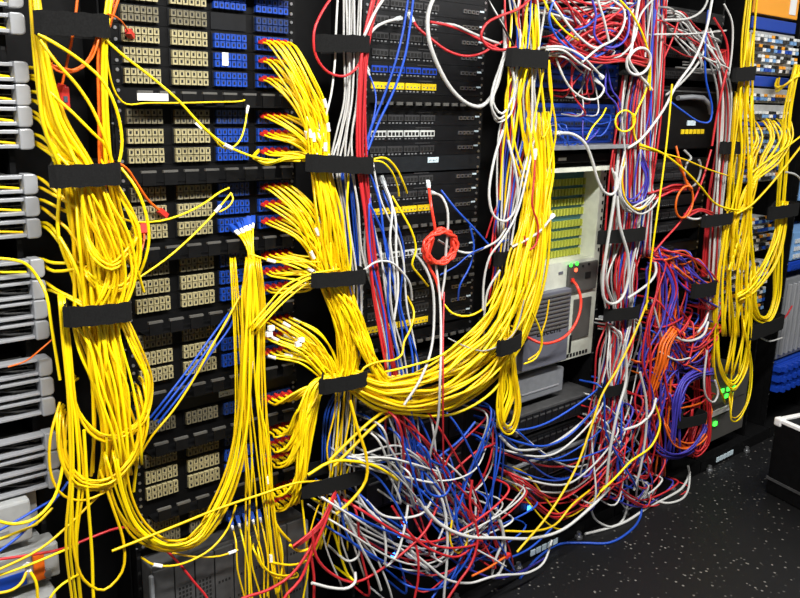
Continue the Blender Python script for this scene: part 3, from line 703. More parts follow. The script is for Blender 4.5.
# ---- channel beside the silver drawers
L='yellow fibre cable in the long bundle hanging beside the silver drawers'; G='yellow bundle beside the silver drawers'
bundle('yellow',12,[(34,-12,.07,4,.01),(36,20,.075,5,.015),(42,60,.08,7,.02),(54,120,.085,12,.02),(76,175,.085,22,.025),(88,230,.09,26,.03),(96,285,.09,24,.03),(97,318,.09,22,.025),(106,370,.10,20,.03),(114,430,.10,18,.03),(116,470,.08,20,.03)],L,G,.0042,seed=5,t1=2)
L='yellow fibre cable leaving the silver drawers and joining the strapped bundle'; G='yellow cables from the silver drawers'
g=random.Random(8)
for k in (2.05,3.06,4.03,5.06,7.15,8.2,9.25,11.2,12.25):
    for s in range(3 if k<6 else 2):
        a=Vector((.546,.0,UZ(k)+g.uniform(-.012,.012)))
        y0=299-((a-CAM).dot(UP))/((a-CAM).dot(FW))*F; x0=400+((a-CAM).dot(RT))/((a-CAM).dot(FW))*F
        hx=g.uniform(-16,20); P=[a+Vector((-.01,.02,0)),a,(x0+12,y0+g.uniform(3,8),.055)]
        if y0<150: P+=[(x0+24+g.uniform(-3,6),y0+(172-y0)*.55,.085),(80+hx,176,.09+g.uniform(-.02,.02))]
        if y0<270: P+=[(90+hx*1.2+g.uniform(-5,5),238+g.uniform(-8,8) if y0<215 else 268,.10+g.uniform(-.03,.025))]
        P+=[(97+hx+g.uniform(-4,4),316,.10+g.uniform(-.02,.02)),(104+hx+g.uniform(-6,6),370,.10+g.uniform(-.03,.03)),(112+hx+g.uniform(-8,8),430+g.uniform(-10,10),.10),(108+hx+g.uniform(-8,8),482+g.uniform(-14,10),.07)]
        cable('yellow',P,L,G,.0038)
L='yellow cable in the loops billowing out between two straps near the silver drawers'; G='loops between the straps'
nest('yellow',7,[(106,172,.10),(120,198,.12),(135,228,.125),(136,260,.12),(122,284,.115),(104,284,.11),(90,270,.11)],(.22,.14),L,G,.003,seed=2)
nest('yellow',5,[(84,190,.12),(88,230,.13),(96,252,.14),(112,262,.14),(126,252,.13),(134,238,.12)],(.15,.35),L,G,.003,seed=12)
bundle('yellow',9,[(88,172,.11,14,.01),(98,205,.12,16,.02),(112,240,.13,16,.02),(120,275,.12,16,.02),(114,300,.12,18,.01),(105,318,.105,18,.01)],L,G,.003,seed=17)
L='yellow cable in the slack loops hanging below the third strap'; G='loops below the third strap'
nest('yellow',7,[(122,322,.10),(134,350,.12),(146,385,.12),(140,418,.12),(120,436,.12),(98,432,.12),(80,412,.11),(72,385,.10)],(.14,.14),L,G,.003,seed=4)
nest('yellow',7,[(66,420,.10),(68,455,.12),(82,478,.12),(108,478,.12),(130,458,.12),(140,430,.12),(136,400,.11)],(.22,.30),L,G,.003,seed=6)
bundle('yellow',8,[(92,318,.11,24,.01),(98,345,.12,24,.02),(112,390,.13,20,.02),(122,430,.13,18,.02),(126,462,.11,20,.02)],L,G,.0032,seed=18)
bundle('yellow',4,[(62,300,.12,3,.01),(66,340,.125,4,.01),(70,390,.13,4,.01),(74,430,.13,5,.01),(76,480,.13,8,.01),(72,540,.12,8,.01),(78,602,.10,6,.01)],'yellow cable dropping straight to the floor past the silver drawers','cables dropping to the floor',.0034,seed=7)
cable('yellow',[(84,430,.13),(88,500,.13),(92,555,.12),(94,604,.12)],'yellow cable running straight down to the bottom edge beside another one',None,.0036)
cable('yellow',[(100,470,.11),(112,505,.12),(124,545,.12),(122,572,.12),(104,590,.12),(84,580,.12),(74,550,.12),(72,500,.12)],'yellow cable in one big loop near the bottom edge',None,.0034)
cable('yellow',[(60,402,.10),(50,440,.12),(52,478,.12),(64,496,.12),(86,500,.12),(118,482,.11),(140,452,.10)],'yellow cable bowing out over the silver drawer ends',None,.0032)
cable('yellow',[(-6,520,.14),(14,524,.14),(36,518,.14),(54,498,.13),(62,470,.12),(66,440,.11)],'yellow cable curving across the light grey sloping box',None,.0036,n=8)
cable('yellow',[(-6,541,.12),(18,532,.12),(36,524,.12),(52,508,.10)],'short yellow cable above the blue ones across the grey box',None,.0032)
cable('yellow',[(-6,572,.13),(40,549,.13),(72,522,.12),(96,498,.11),(116,480,.10)],'yellow cable rising diagonally from the fibre switch',None,.003)
cable('yellow',[(-6,577,.12),(26,566,.12),(60,552,.11),(78,544,.10)],'yellow cable across the orange latch of the fibre switch',None,.003)
cable('yellow',[(-6,594,.13),(12,590,.13),(22,582,.12),(27,570,.11)],'short yellow cable under the white plug on the fibre switch',None,.0034,b='boot')
cable('yellow',[(29,570,.11),(36,582,.12),(38,604,.12)],'short yellow cable bending down from the white plug on the fibre switch',None,.0034,a='boot')
cable('yellow',[(48,604,.12),(58,588,.12),(72,578,.11),(80,574,.10)],'short yellow cable at the corner of the silver box',None,.003)
cable('blue',[(-6,533,.11),(20,519,.11),(40,507,.10),(56,498,.08)],'upper blue cable across the light grey sloping box',None,.003)
cable('blue',[(-6,555,.12),(18,537,.12),(40,515,.11),(58,496,.10),(68,482,.08)],'lower blue cable across the light grey sloping box',None,.003)
cable('red',[(-6,560,.11),(30,555,.11),(62,549,.10),(90,538,.09),(118,528,.09),(134,529,.08),(150,538,.08),(172,556,.09),(194,582,.10),(210,604,.11)],'long red cable from the grey boxes across the server below the fibre panels',None,.0032)
cable('orange',[(8,367,.045),(26,361,.05),(40,350,.06),(54,338,.06)],'thin orange cable in the gap between the silver drawers',None,.002)
cable('yellow',[(-6,258,.06),(14,260,.06),(26,264,.06),(38,278,.06),(46,294,.08),(52,330,.09),(60,380,.10)],'yellow cable curving round the end of a silver drawer',None,.0034)
# orange and yellow riser
L='orange cable running up the channel beside the beige ports'; 
bundle('orange',3,[(118,-10,.08,4,.01),(108,18,.085,4,.01),(101,50,.08,3,.008),(101,110,.08,3,.008),(102,160,.08,3,.008),(104,200,.06,3,.008),(110,240,.03,3,.008)],L,'orange riser cables',.0034,seed=3)
bundle('yellow',3,[(110,-10,.095,3,.004),(106,22,.10,3,.004),(104,60,.095,3,.004),(105,120,.095,3,.004),(108,165,.095,4,.004),(118,215,.09,6,.004),(128,260,.05,8,.004)],'yellow cable running up the channel beside the orange riser','yellow riser cables',.0036,seed=4)
nest('orange',3,[(97,36,.09),(90,56,.10),(78,68,.10),(64,70,.09),(52,64,.08)],(.15,.35),'orange cable in the small loops below the top strap','small orange loops',.0022,seed=5)
cable('orange',[(78,-8,.06),(74,28,.06),(68,58,.05),(62,84,.04)],'orange cable dropping to the red plug below the top strap',None,.003,b='rball')
t=empty('red_connector',W(63,98,.03),'red connector block hanging behind yellow cables under the top strap','connector')
p=W(63,98,.03); mb=MB(); mb.box(p.x-.010,p.x+.010,-.045,-.015,p.z-.024,p.z+.024,M['redplug']); mb.build('body',t,bevel=.003); mb=MB(); mb.box(p.x-.004,p.x+.004,-.047,-.0452,p.z-.008,p.z+.004,M['ink']); mb.build('catch',t)
cable('orange',[(108,14,.11),(114,16,.10),(122,22,.06),(128,31,.03)],'short orange cable plugged into a topmost beige port',None,.0022,b='rball')
cable('orange',[(103,162,.09),(114,162,.09),(126,168,.08),(136,182,.06),(148,200,.04),(159,210,.03)],'orange cable with red plug into the beige ports below the second strap',None,.0032,b='rball')
cable('orange',[(116,292,.10),(130,276,.09),(139,258,.06),(144,240,.04),(144,234,.03)],'orange cable with red plug hanging from lower beige ports',None,.003,b='rball')
# loose singles crossing the beige ports
cable('yellow',[(38,34,.11),(56,44,.12),(80,60,.12),(102,80,.12),(116,108,.12),(122,140,.11),(119,162,.11),(112,176,.11)],'pale yellow cable arching from the top strap over the orange riser',None,.0034,n=8)
cable('yellow',[(40,40,.11),(56,62,.12),(76,84,.12),(92,108,.12),(104,136,.12),(112,162,.11)],'yellow cable running diagonally under the pale arching one',None,.0034)
cable('yellow',[(104,38,.10),(124,56,.10),(150,76,.10),(178,100,.10),(200,124,.10),(222,143,.10),(240,152,.10),(262,159,.10),(300,161,.11)],'yellow cable slanting across the beige ports into the upper fan-out strap',None,.003,sleeve=.62)
cable('yellow',[(106,48,.09),(109,72,.08),(116,94,.07),(126,104,.06),(146,103,.055),(180,103,.055),(215,102,.055),(242,101,.05),(247,98,.04)],'thin yellow cable lying along the upper finger tray',None,.0022,b='boot')
cable('yellow',[(247,112,.05),(245,125,.06),(240,140,.08),(231,148,.09),(222,147,.09),(212,136,.09),(203,128,.08)],'yellow cable hooked under the upper tray with a dark clip',None,.0022,a='boot',b='wlc')
cable('yellow',[(112,214,.10),(130,221,.10),(160,221,.09),(188,212,.08),(206,202,.07),(220,192,.06),(229,188,.05)],'yellow cable reaching from the bundle to the second block of blue ports, upper one',None,.0026)
cable('yellow',[(118,292,.11),(140,277,.10),(166,259,.09),(190,238,.08),(208,220,.07),(222,204,.06),(231,193,.05)],'yellow cable reaching from the bundle to the second block of blue ports, lower one',None,.0026,sleeve=.75)
cable('yellow',[(231,193,.05),(233,199,.055),(228,207,.06),(219,212,.06)],'short hooked yellow cable end at the blue ports',None,.0022)
for i,(dx,dy) in enumerate(((0,0),(4,2),(8,5))):
    cable('blue',[(232+dx*.5,308+dy*.5,.03),(222+dx,322+dy,.06),(206+dx,344+dy,.08),(186+dx,372+dy,.09),(166+dx,398+dy,.09),(150+dx,418+dy,.08)],'blue cable in the trio slanting down across lower beige ports','slanting blue trio',.0028)
cable('yellow',[(240,296,.08),(228,318,.09),(212,346,.10),(192,382,.10),(172,412,.10),(152,436,.10),(140,455,.09)],'yellow cable running beside the slanting blue trio',None,.0028)
# swoop from the first channel up to the hanging bundle
L='yellow cable swooping from below the loops up to the hanging middle bundle'; G='low swoop across the fibre panels'
bundle('yellow',7,[(112,455,.11,12,.02),(122,500,.11,12,.02),(140,530,.11,10,.02),(168,546,.11,6,.02),(196,540,.11,7,.02),(218,512,.11,9,.02),(234,470,.11,9,.02),(243,420,.11,8,.02),(247,360,.11,7,.02),(249,300,.10,6,.015),(250,262,.09,4,.01)],L,G,.0032,seed=9)
cable('yellow',[(112,551,.13),(140,540,.13),(180,524,.13),(220,508,.13),(262,494,.13),(296,483,.135),(322,481,.12)],'pale yellow cable crossing in front from the low swoop to the lowest fan-out strap',None,.0034,n=8)
cable('yellow',[(141,557,.09),(152,564,.10),(170,566,.11),(190,561,.11),(212,548,.11),(228,528,.10),(236,505,.10)],'yellow cable in the lowest sag over the server top',None,.003,sleeve=.25)
cable('yellow',[(172,553,.09),(196,557,.10),(220,556,.10),(238,550,.10)],'short yellow sag cable over the server beside white sleeves',None,.0026,sleeve=.8)
# ---- hanging bundle in front of the blue ports
L='yellow cable hanging straight down before the blue ports'; G='hanging bundle before the blue ports'
bundle('yellow',9,[(243,228,.03,10,.004),(248,240,.06,5,.01),(251,258,.08,3,.008),(250,290,.09,8,.01),(250,340,.10,8,.01),(250,390,.10,9,.01),(254,440,.10,14,.01),(258,490,.10,16,.01),(262,540,.10,20,.01),(268,602,.09,24,.01)],L,G,.0026,seed=10,t1=2,a='bluelc',sleeve=.3)
bundle('yellow',4,[(233,262,.06,3,.006),(235,300,.07,4,.006),(238,350,.08,6,.006),(240,420,.09,8,.006),(232,470,.10,8,.006),(216,512,.11,6,.006),(190,540,.11,5,.006)],L,G,.0024,seed=14)
bundle('yellow',5,[(258,262,.06,4,.006),(261,300,.07,4,.006),(262,350,.08,4,.006),(262,400,.09,5,.006),(266,460,.10,6,.006),(272,520,.10,5,.006),(284,602,.09,8,.006)],L,G,.0026,seed=15,sleeve=.3)
L='yellow cable hanging from blue plugs over the charcoal server'; G='cables over the charcoal server'
g=random.Random(21)
for i in range(7):
    x=232+i*7; y=526-i*2
    cable('yellow',[(x,y,.05),(x+4,y+16,.09),(x+g.uniform(4,12),y+42,.10),(x+g.uniform(4,18),y+78,.10)],L,G,.0026,a='bluelc',sleeve=.5 if i%2 else None)
cable('yellow',[(272,510,.09),(276,524,.10),(284,535,.10),(290,541,.09)],'thick short yellow cable end pointing down over the server',None,.004)
nest('yellow',3,[(256,552,.10),(264,566,.11),(278,575,.11),(294,574,.11)],(.2,.2),'yellow cable sagging over the charcoal server vents','sags over the server vents',.0026,seed=8)
cable('yellow',[(270,562,.10),(290,565,.11),(308,560,.11),(318,545,.11),(326,520,.12),(332,498,.12)],'yellow cable curving from the server up to the lowest strap',None,.0034)
cable('yellow',[(290,545,.12),(300,551,.12),(314,546,.13),(322,530,.13),(330,498,.13)],'thick yellow cable hooked beside the red trio',None,.0044)
cable('yellow',[(303,602,.12),(308,570,.12),(305,530,.11),(302,500,.10)],'yellow cable down past the red cables to the bottom edge',None,.003)

# ---- fan-outs from the red plugs
T={1:(326,165),2:(334,282),3:(340,385),4:(318,486)}
fg=random.Random(33)
def fanlab(i): return 'thin yellow cable fanning out from the %s row of red plugs'%ORD[i]
for i,k in enumerate(FANK):
    ns = 9 if k<19 else 8
    for s in range(ns):
        x=1.09+.088*(s+.5)/ns; z=UZ(k)+(.0055 if s%2 else .0005)
        A=Vector((x,-.032,z)); B0=A+Vector((.004,-.016,-.004))
        f=(s+.5)/ns-.5
        v=A-CAM; px=400+v.dot(RT)/v.dot(FW)*F; py=299-v.dot(UP)/v.dot(FW)*F
        j=lambda q: fg.uniform(-q,q)
        if k<19:
            lvl=1 if k<=6 else (2 if k<=14 else 3); tx,ty=T[lvl]
            mx=px+(tx-px)*.5+f*10+6; my=py+(ty-py)*.42+j(3)-f*4
            P=[A,B0,(mx-7,my-(ty-py)*.17,.085+j(.01)),(mx+8,my+(ty-py)*.14,.095+j(.012)),(tx+f*16-6+j(4),ty+j(2),.09+j(.018))]
            if lvl==1:
                P+=[(329+f*22+j(4),215,.10+j(.02)),(334+f*22+j(5),255,.10+j(.02)),(338+f*20+j(4),282,.095+j(.018))]
            if lvl<=2:
                if (s+i)%2==0: P+=[(345+f*18+j(5),325,.10+j(.02)),(349+f*16+j(4),358,.10+j(.02)),(348+f*14+j(4),384,.10+j(.015))]
                else: P+=[(352+f*12+j(4),312,.11+j(.02)),(364+f*12+j(4),345,.12+j(.02)),(380+j(5),376+j(4),.13+j(.02)),(404+j(5),398+j(8),.14)]
            cable('yellow',P,fanlab(i),'fan-out from the %s row of red plugs'%ORD[i],.0029,a='redlc',name='breakout_fibre_cable',sleeve=.22+.1*fg.random() if fg.random()<.35 else None)
        else:
            tx,ty=T[3] if k<26 else T[3]
            if k==21: P=[A,B0,(px+8,py+3,.07),(302+f*8,392+f*4+j(2),.10),(322+f*14,384+j(2),.10+j(.01)),(338+f*10,376,.10)]
            else: P=[A,B0,(px+6,py+6+j(1),.065),(px+(300-px)*.6+f*4,py+3+j(2),.09+j(.01)),(301+f*12+j(2),py-18+j(3),.10+j(.012)),(306+f*16+j(2),400+(py-400)*.3,.105+j(.012)),(318+f*16+j(3),384,.10+j(.012)),(334+f*14,374,.10)]
            cable('yellow',P,fanlab(i),'fan-out from the %s row of red plugs'%ORD[i],.0034,a='redlc',name='breakout_fibre_cable')
L='yellow cable from the middle fan-out strap sweeping down to the hanging bundle'; 
bundle('yellow',4,[(338,276,.11,8,.01),(310,278,.12,6,.01),(288,292,.12,7,.01),(270,310,.12,6,.01),(252,330,.11,5,.01)],L,'sweeps from the middle strap',.0028,seed=41)
cable('yellow',[(320,262,.12),(298,262,.12),(276,262,.12),(262,258,.11),(250,254,.09)],'yellow cable with white tags running level to the knot of the hanging bundle',None,.0026,sleeve=.6)
for q,(x,y) in enumerate(((271,328),(269,334),(298,344),(301,340))):
    p=W(x,y,.125); mb=MB(); mb.box(p.x-.008,p.x+.008,-.130,-.121,p.z-.006,p.z+.006,M['whiteplastic']); tag(mb.build('cable_tag'),('white cable tag below the middle strap, upper of the pair beside the hanging bundle','white cable tag below the middle strap, lower of the pair beside the hanging bundle','white cable tag on the lower fan-out, lower of its pair','white cable tag on the lower fan-out, upper of its pair')[q],'tag')
L='yellow cable curving up from the fan-out strap to its neighbour tray'
nest('yellow',4,[(326,164,.10),(305,160,.11),(285,160,.11),(268,164,.10),(256,158,.08)],(.1,.5),'yellow cable sagging with white tags just above the upper fan-out strap','tagged sags above the upper strap',.0026,seed=16)
bundle('yellow',6,[(345,378,.10,10,.01),(344,410,.09,12,.02),(340,450,.09,12,.02),(337,480,.09,10,.02),(332,510,.09,16,.02),(330,545,.09,22,.02)],'yellow cable running down between the two lowest fan-out straps','yellow run between the lower straps',.0026,seed=43)
# ---- the big swoop
L='yellow cable in the big swoop from fan-out straps to the ivory cabinet side'; G='big yellow swoop'
bundle('yellow',21,[(352,380,.11,9,.02),(378,392,.13,14,.03),(408,396,.15,19,.035),(442,388,.16,24,.04),(474,368,.17,25,.04),(500,338,.17,21,.04),(518,300,.17,19,.04),(528,260,.165,18,.035),(536,215,.15,13,.03),(540,185,.13,11,.03)],L,G,.0046,seed=51,drift=.2,t1=1)
bundle('yellow',14,[(352,380,.11,9,.02),(378,392,.13,14,.03),(408,396,.15,19,.035),(442,388,.16,24,.04),(474,368,.17,25,.04),(500,338,.17,21,.04),(518,300,.17,19,.04),(528,260,.165,18,.035),(535,215,.15,13,.03),(540,170,.14,11,.03),(534,120,.13,14,.03),(530,62,.12,12,.02)],L,G,.0046,seed=57,drift=.2,t1=1)
bundle('yellow',7,[(532,10,.13,8,.01),(530,58,.135,10,.01),(520,95,.13,14,.02),(524,140,.13,14,.02),(532,190,.14,12,.02),(528,240,.15,12,.02),(522,290,.16,12,.02)],'yellow cable running down below the top strap into the big swoop','yellow runs above the big swoop',.0036,seed=52)
L='yellow cable in the long loop hanging under the swoop strap'; G='loops hanging under the swoop strap'
nest('yellow',6,[(506,346,.17),(503,378,.17),(502,408,.17),(506,424,.17),(512,424,.17),(516,404,.17),(514,376,.17),(511,350,.17)],(.5,.18),L,G,.0038,seed=53)
bundle('yellow',6,[(508,330,.17,6,.01),(507,360,.17,8,.02),(510,390,.17,7,.02),(504,412,.17,6,.01),(500,425,.16,4,.01)],L,G,.0036,seed=54)
cable('yellow',[(532,312,.18),(540,330,.17),(542,345,.16),(536,358,.15),(524,364,.16)],'loose yellow cable looping before the grey vent, inner one',None,.0032)
cable('yellow',[(549,300,.14),(546,320,.14),(542,332,.14),(540,350,.14),(528,360,.15)],'loose yellow cable looping before the grey vent, outer one',None,.003)
cable('yellow',[(444,304,.10),(452,313,.12),(468,316,.14),(484,308,.15),(496,290,.15),(500,270,.15)],'yellow cable sagging above the swoop beside the switches',None,.0034)
cable('yellow',[(500,300,.18),(470,332,.19),(440,356,.19),(410,366,.18),(385,372,.16)],'yellow cable lying loosely on top of the big swoop',None,.0034)
cable('yellow',[(551,150,.12),(548,175,.13),(544,188,.13),(538,204,.13)],'thin yellow cable crossing the top of the ivory cabinet',None,.0032)
cable('grey',[(524,300,.21),(516,330,.21),(500,345,.215),(482,351,.21),(462,345,.19),(448,338,.16)],'thin grey cable lying over the big yellow swoop',None,.0022)

# ---- channel between fibre rack and switch rack
wl=lambda c: CW[c]+' patch cable running down the channel beside the switch rack'
wg=lambda c: CW[c]+' runs beside the switch rack'
bundle('white',7,[(352,-10,.08,10,.01),(352,45,.085,8,.015),(351,100,.09,9,.02),(344,135,.09,9,.02),(340,165,.085,12,.015),(346,220,.08,14,.02),(352,280,.08,12,.02),(352,340,.07,10,.02),(347,400,.07,12,.02),(343,480,.08,12,.015),(347,530,.10,22,.02),(360,575,.11,26,.02),(372,606,.11,22,.02)],wl,wg,.003,seed=61,t1=3)
bundle('red',5,[(378,-10,.10,6,.01),(366,40,.10,4,.01),(362,90,.10,4,.01),(362,160,.10,5,.01),(368,215,.10,5,.01),(377,290,.11,6,.01),(392,370,.12,6,.01),(402,430,.12,6,.01),(412,480,.10,14,.02)],wl,wg,.0036,seed=62,t1=1)
bundle(['blue','white'],12,[(362,165,.08,10,.02),(372,200,.09,14,.02),(382,250,.09,16,.02),(388,310,.10,16,.02),(398,360,.12,16,.02),(406,410,.12,14,.02),(412,450,.11,14,.02),(420,490,.10,26,.03)],wl,wg,.003,seed=63,drift=.5,t0=2)
bundle('blue',4,[(346,170,.07,6,.01),(352,230,.07,8,.01),(356,300,.07,6,.01),(352,370,.06,6,.01),(330,410,.05,5,.01),(326,460,.05,5,.01)],wl,wg,.0028,seed=64)
cable('blue',[(409,-8,.10),(404,26,.10),(396,60,.10),(384,96,.09),(370,132,.08),(366,160,.09)],'blue cable of the slanting pair over the upper switches, upper one',None,.0036)
cable('blue',[(414,-8,.11),(410,26,.11),(405,56,.11),(394,90,.10),(378,124,.09),(368,150,.09)],'blue cable of the slanting pair over the upper switches, lower one',None,.0036)
cable('blue',[(368,72,.04),(373,84,.06),(376,98,.07),(374,116,.08),(366,142,.08)],'blue cable with white plug from the yellow port row',None,.0026,a='rj')
cable('white',[(397,19,.04),(386,22,.06),(376,27,.08),(368,36,.09),(362,44,.09)],'thick white cable reaching a switch beside the top strap',None,.0042,a='rj')
cable('white',[(388,-8,.11),(374,14,.11),(366,32,.11),(360,44,.10)],'white cable running alongside the thick red cable at top',None,.004)
cable('white',[(338,-8,.09),(336,30,.09),(335,60,.09),(331,95,.09),(324,122,.08),(319,140,.06)],'single white cable curving away before the orange glow of the channel',None,.003)
cable('red',[(334,-6,.08),(322,12,.09),(314,32,.10),(316,56,.10),(328,72,.10),(345,76,.10),(358,66,.10),(362,52,.09)],'red cable looping round behind the top white bundle',None,.0034)
cable('yellow',[(349,170,.11),(347,210,.11),(351,250,.11),(349,282,.11)],'single yellow cable between white ones below the upper fan-out strap',None,.003)
cable('yellow',[(362,168,.11),(372,160,.11),(385,158,.11),(396,168,.10),(403,182,.09),(407,193,.07)],'yellow cable arching beyond the upper fan-out strap, outer one',None,.0032)
cable('yellow',[(360,170,.11),(370,162,.11),(382,162,.11),(392,172,.10),(398,188,.08),(399,196,.07)],'yellow cable arching beyond the upper fan-out strap, inner one',None,.0026)
cable('yellow',[(392,196,.07),(402,213,.09),(412,232,.10),(416,250,.10),(412,264,.10),(420,276,.09),(428,286,.07)],'wavy yellow cable beside the red cable coil',None,.0034)
cable('yellow',[(407,296,.08),(414,312,.10),(410,330,.12),(404,342,.13),(402,354,.14),(394,360,.15),(378,362,.15),(364,368,.15),(358,380,.14)],'yellow cable with a sharp hook over the red cables',None,.0034)
cable('white',[(384,183,.07),(392,205,.10),(390,240,.11),(394,270,.11),(396,300,.11)],'white cable of the wavy pair behind the coil, first one',None,.0038,a='rj')
cable('white',[(384,186,.07),(395,215,.10),(396,250,.11),(398,290,.12),(394,320,.12)],'white cable of the wavy pair behind the coil, second one',None,.0038)
cable('white',[(364,270,.12),(376,262,.13),(390,262,.13),(402,272,.12),(410,284,.11),(412,300,.09)],'white cable arching over the red run at mid height',None,.0034)
cable('white',[(410,250,.06),(422,262,.09),(432,285,.11),(434,320,.13),(431,350,.16),(420,380,.20),(404,405,.20)],'white cable curving down in front of the big swoop',None,.0042)
cable('white',[(436,265,.09),(440,300,.12),(441,340,.17),(440,380,.21),(438,420,.20),(430,455,.16),(427,480,.13)],'white cable hanging straight down in front of the big swoop',None,.0042)
cable('red',[(444,292,.10),(443,340,.17),(443,380,.21),(443,420,.20),(444,470,.15),(448,500,.12)],'thin red cable hanging straight down in front of the big swoop',None,.003)
cable('white',[(433,193,.04),(441,196,.07),(447,208,.09),(448,225,.10),(446,250,.10),(445,275,.10),(441,300,.11)],'white cable bending down behind the red cable coil from a white plug',None,.004,a='rj')
cable('white',[(506,228,.14),(498,240,.14),(486,247,.13),(470,253,.11),(455,250,.09),(438,240,.06)],'white cable passing behind the red coil toward the swoop',None,.0038)
cable('blue',[(441,190,.05),(455,208,.08),(472,226,.10),(490,246,.12)],'blue cable slanting down beyond the red coil',None,.0034)
cable('blue',[(470,226,.10),(474,246,.10),(470,266,.10),(460,285,.10),(458,300,.08)],'blue cable curling down beyond the red coil',None,.0032)
cable('blue',[(508,240,.13),(488,246,.13),(470,254,.12),(456,266,.11),(440,275,.09)],'thin blue cable bowed under the red coil',None,.0026)
# the red coil
pc=W(437.5,246,.09); P=[W(428.5,186,.04),W(429.5,193,.06),W(431,205,.09),W(434,222,.10)]
for i in range(5*14):
    a=math.pi*.6-2*math.pi*i/14; rr=.060+.007*math.sin(i*1.9)+.004*math.sin(i*.37)
    P.append(pc+Vector((rr*math.cos(a)*1.0,-.012+.010*math.sin(i*.7),rr*.78*math.sin(a))))
P+=[W(428,262,.09),W(436,280,.10),W(441,300,.11)]
cable('brightred',P,'bright red cable wound into a neat round coil before the switches',None,.0046,step=.012,a='rj',n=8)
# white loop at the top and the red pair
cable('white',[(436,-8,.12),(428,14,.13),(429,40,.14),(438,66,.14),(452,90,.14),(468,104,.14),(482,106,.14),(494,92,.14),(501,70,.14),(505,46,.13),(503,10,.12)],'thick white cable in a deep sagging loop across the upper switches',None,.0058,n=8)
cable('red',[(412,19,.04),(418,28,.06),(430,38,.08),(446,50,.10),(464,56,.11),(480,54,.12),(494,46,.12),(506,40,.12)],'red cable sagging across the upper switches from a slot',None,.004,a='rj')
cable('red',[(430,22,.05),(446,25,.07),(466,32,.09),(484,42,.12),(500,50,.13)],'short red cable under the white plug at the optic slots',None,.0042)
cable('white',[(440,24,.05),(454,25,.08),(470,32,.10),(486,39,.12),(500,44,.12)],'white cable beside the short red one at the optic slots',None,.0038,a='rj')
cable('red',[(535,-6,.15),(520,8,.15),(500,16,.15),(486,24,.15),(481,36,.15),(488,47,.15),(502,50,.15),(516,47,.15)],'red cable in a round loop beside the top strap over the switches',None,.0042)
cable('black_cable',[(485,-6,.14),(494,12,.145),(504,28,.15),(514,46,.15)],'black cable crossing the white loops at the top',None,.003)
cable('white',[(484,-6,.13),(494,10,.14),(503,26,.14),(512,44,.14)],'white cable passing down the top beside the black cable',None,.0036)

# ---- channel left of the ivory cabinet, upper part
bundle(['white','red','yellow','blue','white','red'],14,[(520,-12,.12,14,.02),(522,20,.125,14,.02),(526,55,.125,14,.02),(520,90,.12,14,.02),(515,130,.12,14,.02),(508,180,.12,12,.02),(503,230,.12,10,.02),(500,265,.12,8,.015),(494,300,.11,8,.02)],lambda c: CW[c]+' cable in the mixed bundle above the big yellow swoop',lambda c: CW[c]+' cables of the mixed bundle above the swoop',.0032,seed=71,t1=2,drift=.4)
bundle(['purple','blue'],5,[(516,70,.11,4,.01),(514,120,.11,6,.01),(508,180,.11,6,.01),(505,230,.11,5,.01),(498,280,.11,5,.01)],lambda c: CW[c]+' cable hidden between white loops beside the swoop',lambda c: CW[c]+' cables between the white loops',.003,seed=72)
nest('white',3,[(504,58,.15),(497,82,.15),(494,104,.15),(500,116,.15),(508,108,.15),(513,88,.15),(514,66,.15)],(.35,.25),'white cable in the narrow hanging loops under the top strap','narrow white loops under the strap',.0036,seed=73)
cable('white',[(503,130,.16),(494,160,.16),(489,196,.16),(494,216,.16),(506,221,.16),(515,210,.16),(518,190,.16),(513,160,.16),(508,140,.15)],'white cable in the long loop beside the yellow mass',None,.004,n=8)
cable('white',[(548,-8,.13),(540,40,.13),(534,80,.14),(536,120,.14),(528,170,.17),(516,215,.18),(502,240,.18),(490,256,.17),(484,280,.16),(483,310,.16)],'white cable winding down across the yellow mass',None,.0038)
cable('white',[(532,60,.15),(532,110,.16),(530,145,.16),(524,170,.17),(518,200,.17),(511,245,.17)],'white cable with white plug before the yellow mass',None,.0036,a='rj')
cable('white',[(551,218,.16),(540,231,.18),(526,240,.19),(512,247,.18)],'short white cable end lying on the yellow mass',None,.0042,a='boot')
cable('red',[(535,156,.17),(534,180,.18),(532,205,.19),(538,225,.19),(536,244,.19),(528,250,.19),(524,236,.19)],'red cable curling on the yellow mass from a white plug',None,.0034,a='rj')
cable('white',[(500,270,.17),(488,290,.16),(484,320,.15),(484,350,.13)],'white cable hanging at the back of the big swoop',None,.004)
cable('red',[(497,205,.12),(491,222,.12),(486,238,.11)],'short red cable stub beside the long white loop',None,.003)
cable('yellow',[(520,48,.17),(526,54,.175),(527,66,.175),(524,80,.17),(520,100,.16),(512,150,.15)],'yellow cable hooked over the top strap',None,.0032)
cable('yellow',[(512,10,.14),(509,60,.15),(507,110,.15),(502,160,.15),(500,200,.15)],'yellow cable along the white loops into the mass',None,.003)
cable('yellow',[(549,60,.16),(552,100,.16),(548,128,.16),(542,138,.16),(540,118,.16)],'yellow cable looping at the blue panels',None,.003)
cable('yellow',[(545,60,.16),(540,90,.16),(532,130,.16),(526,170,.17)],'yellow cable fanning from the top strap at the blue panels, first',None,.0034)
cable('yellow',[(548,60,.16),(550,90,.16),(556,130,.15),(552,155,.14),(546,180,.15)],'yellow cable fanning from the top strap at the blue panels, second',None,.0034)

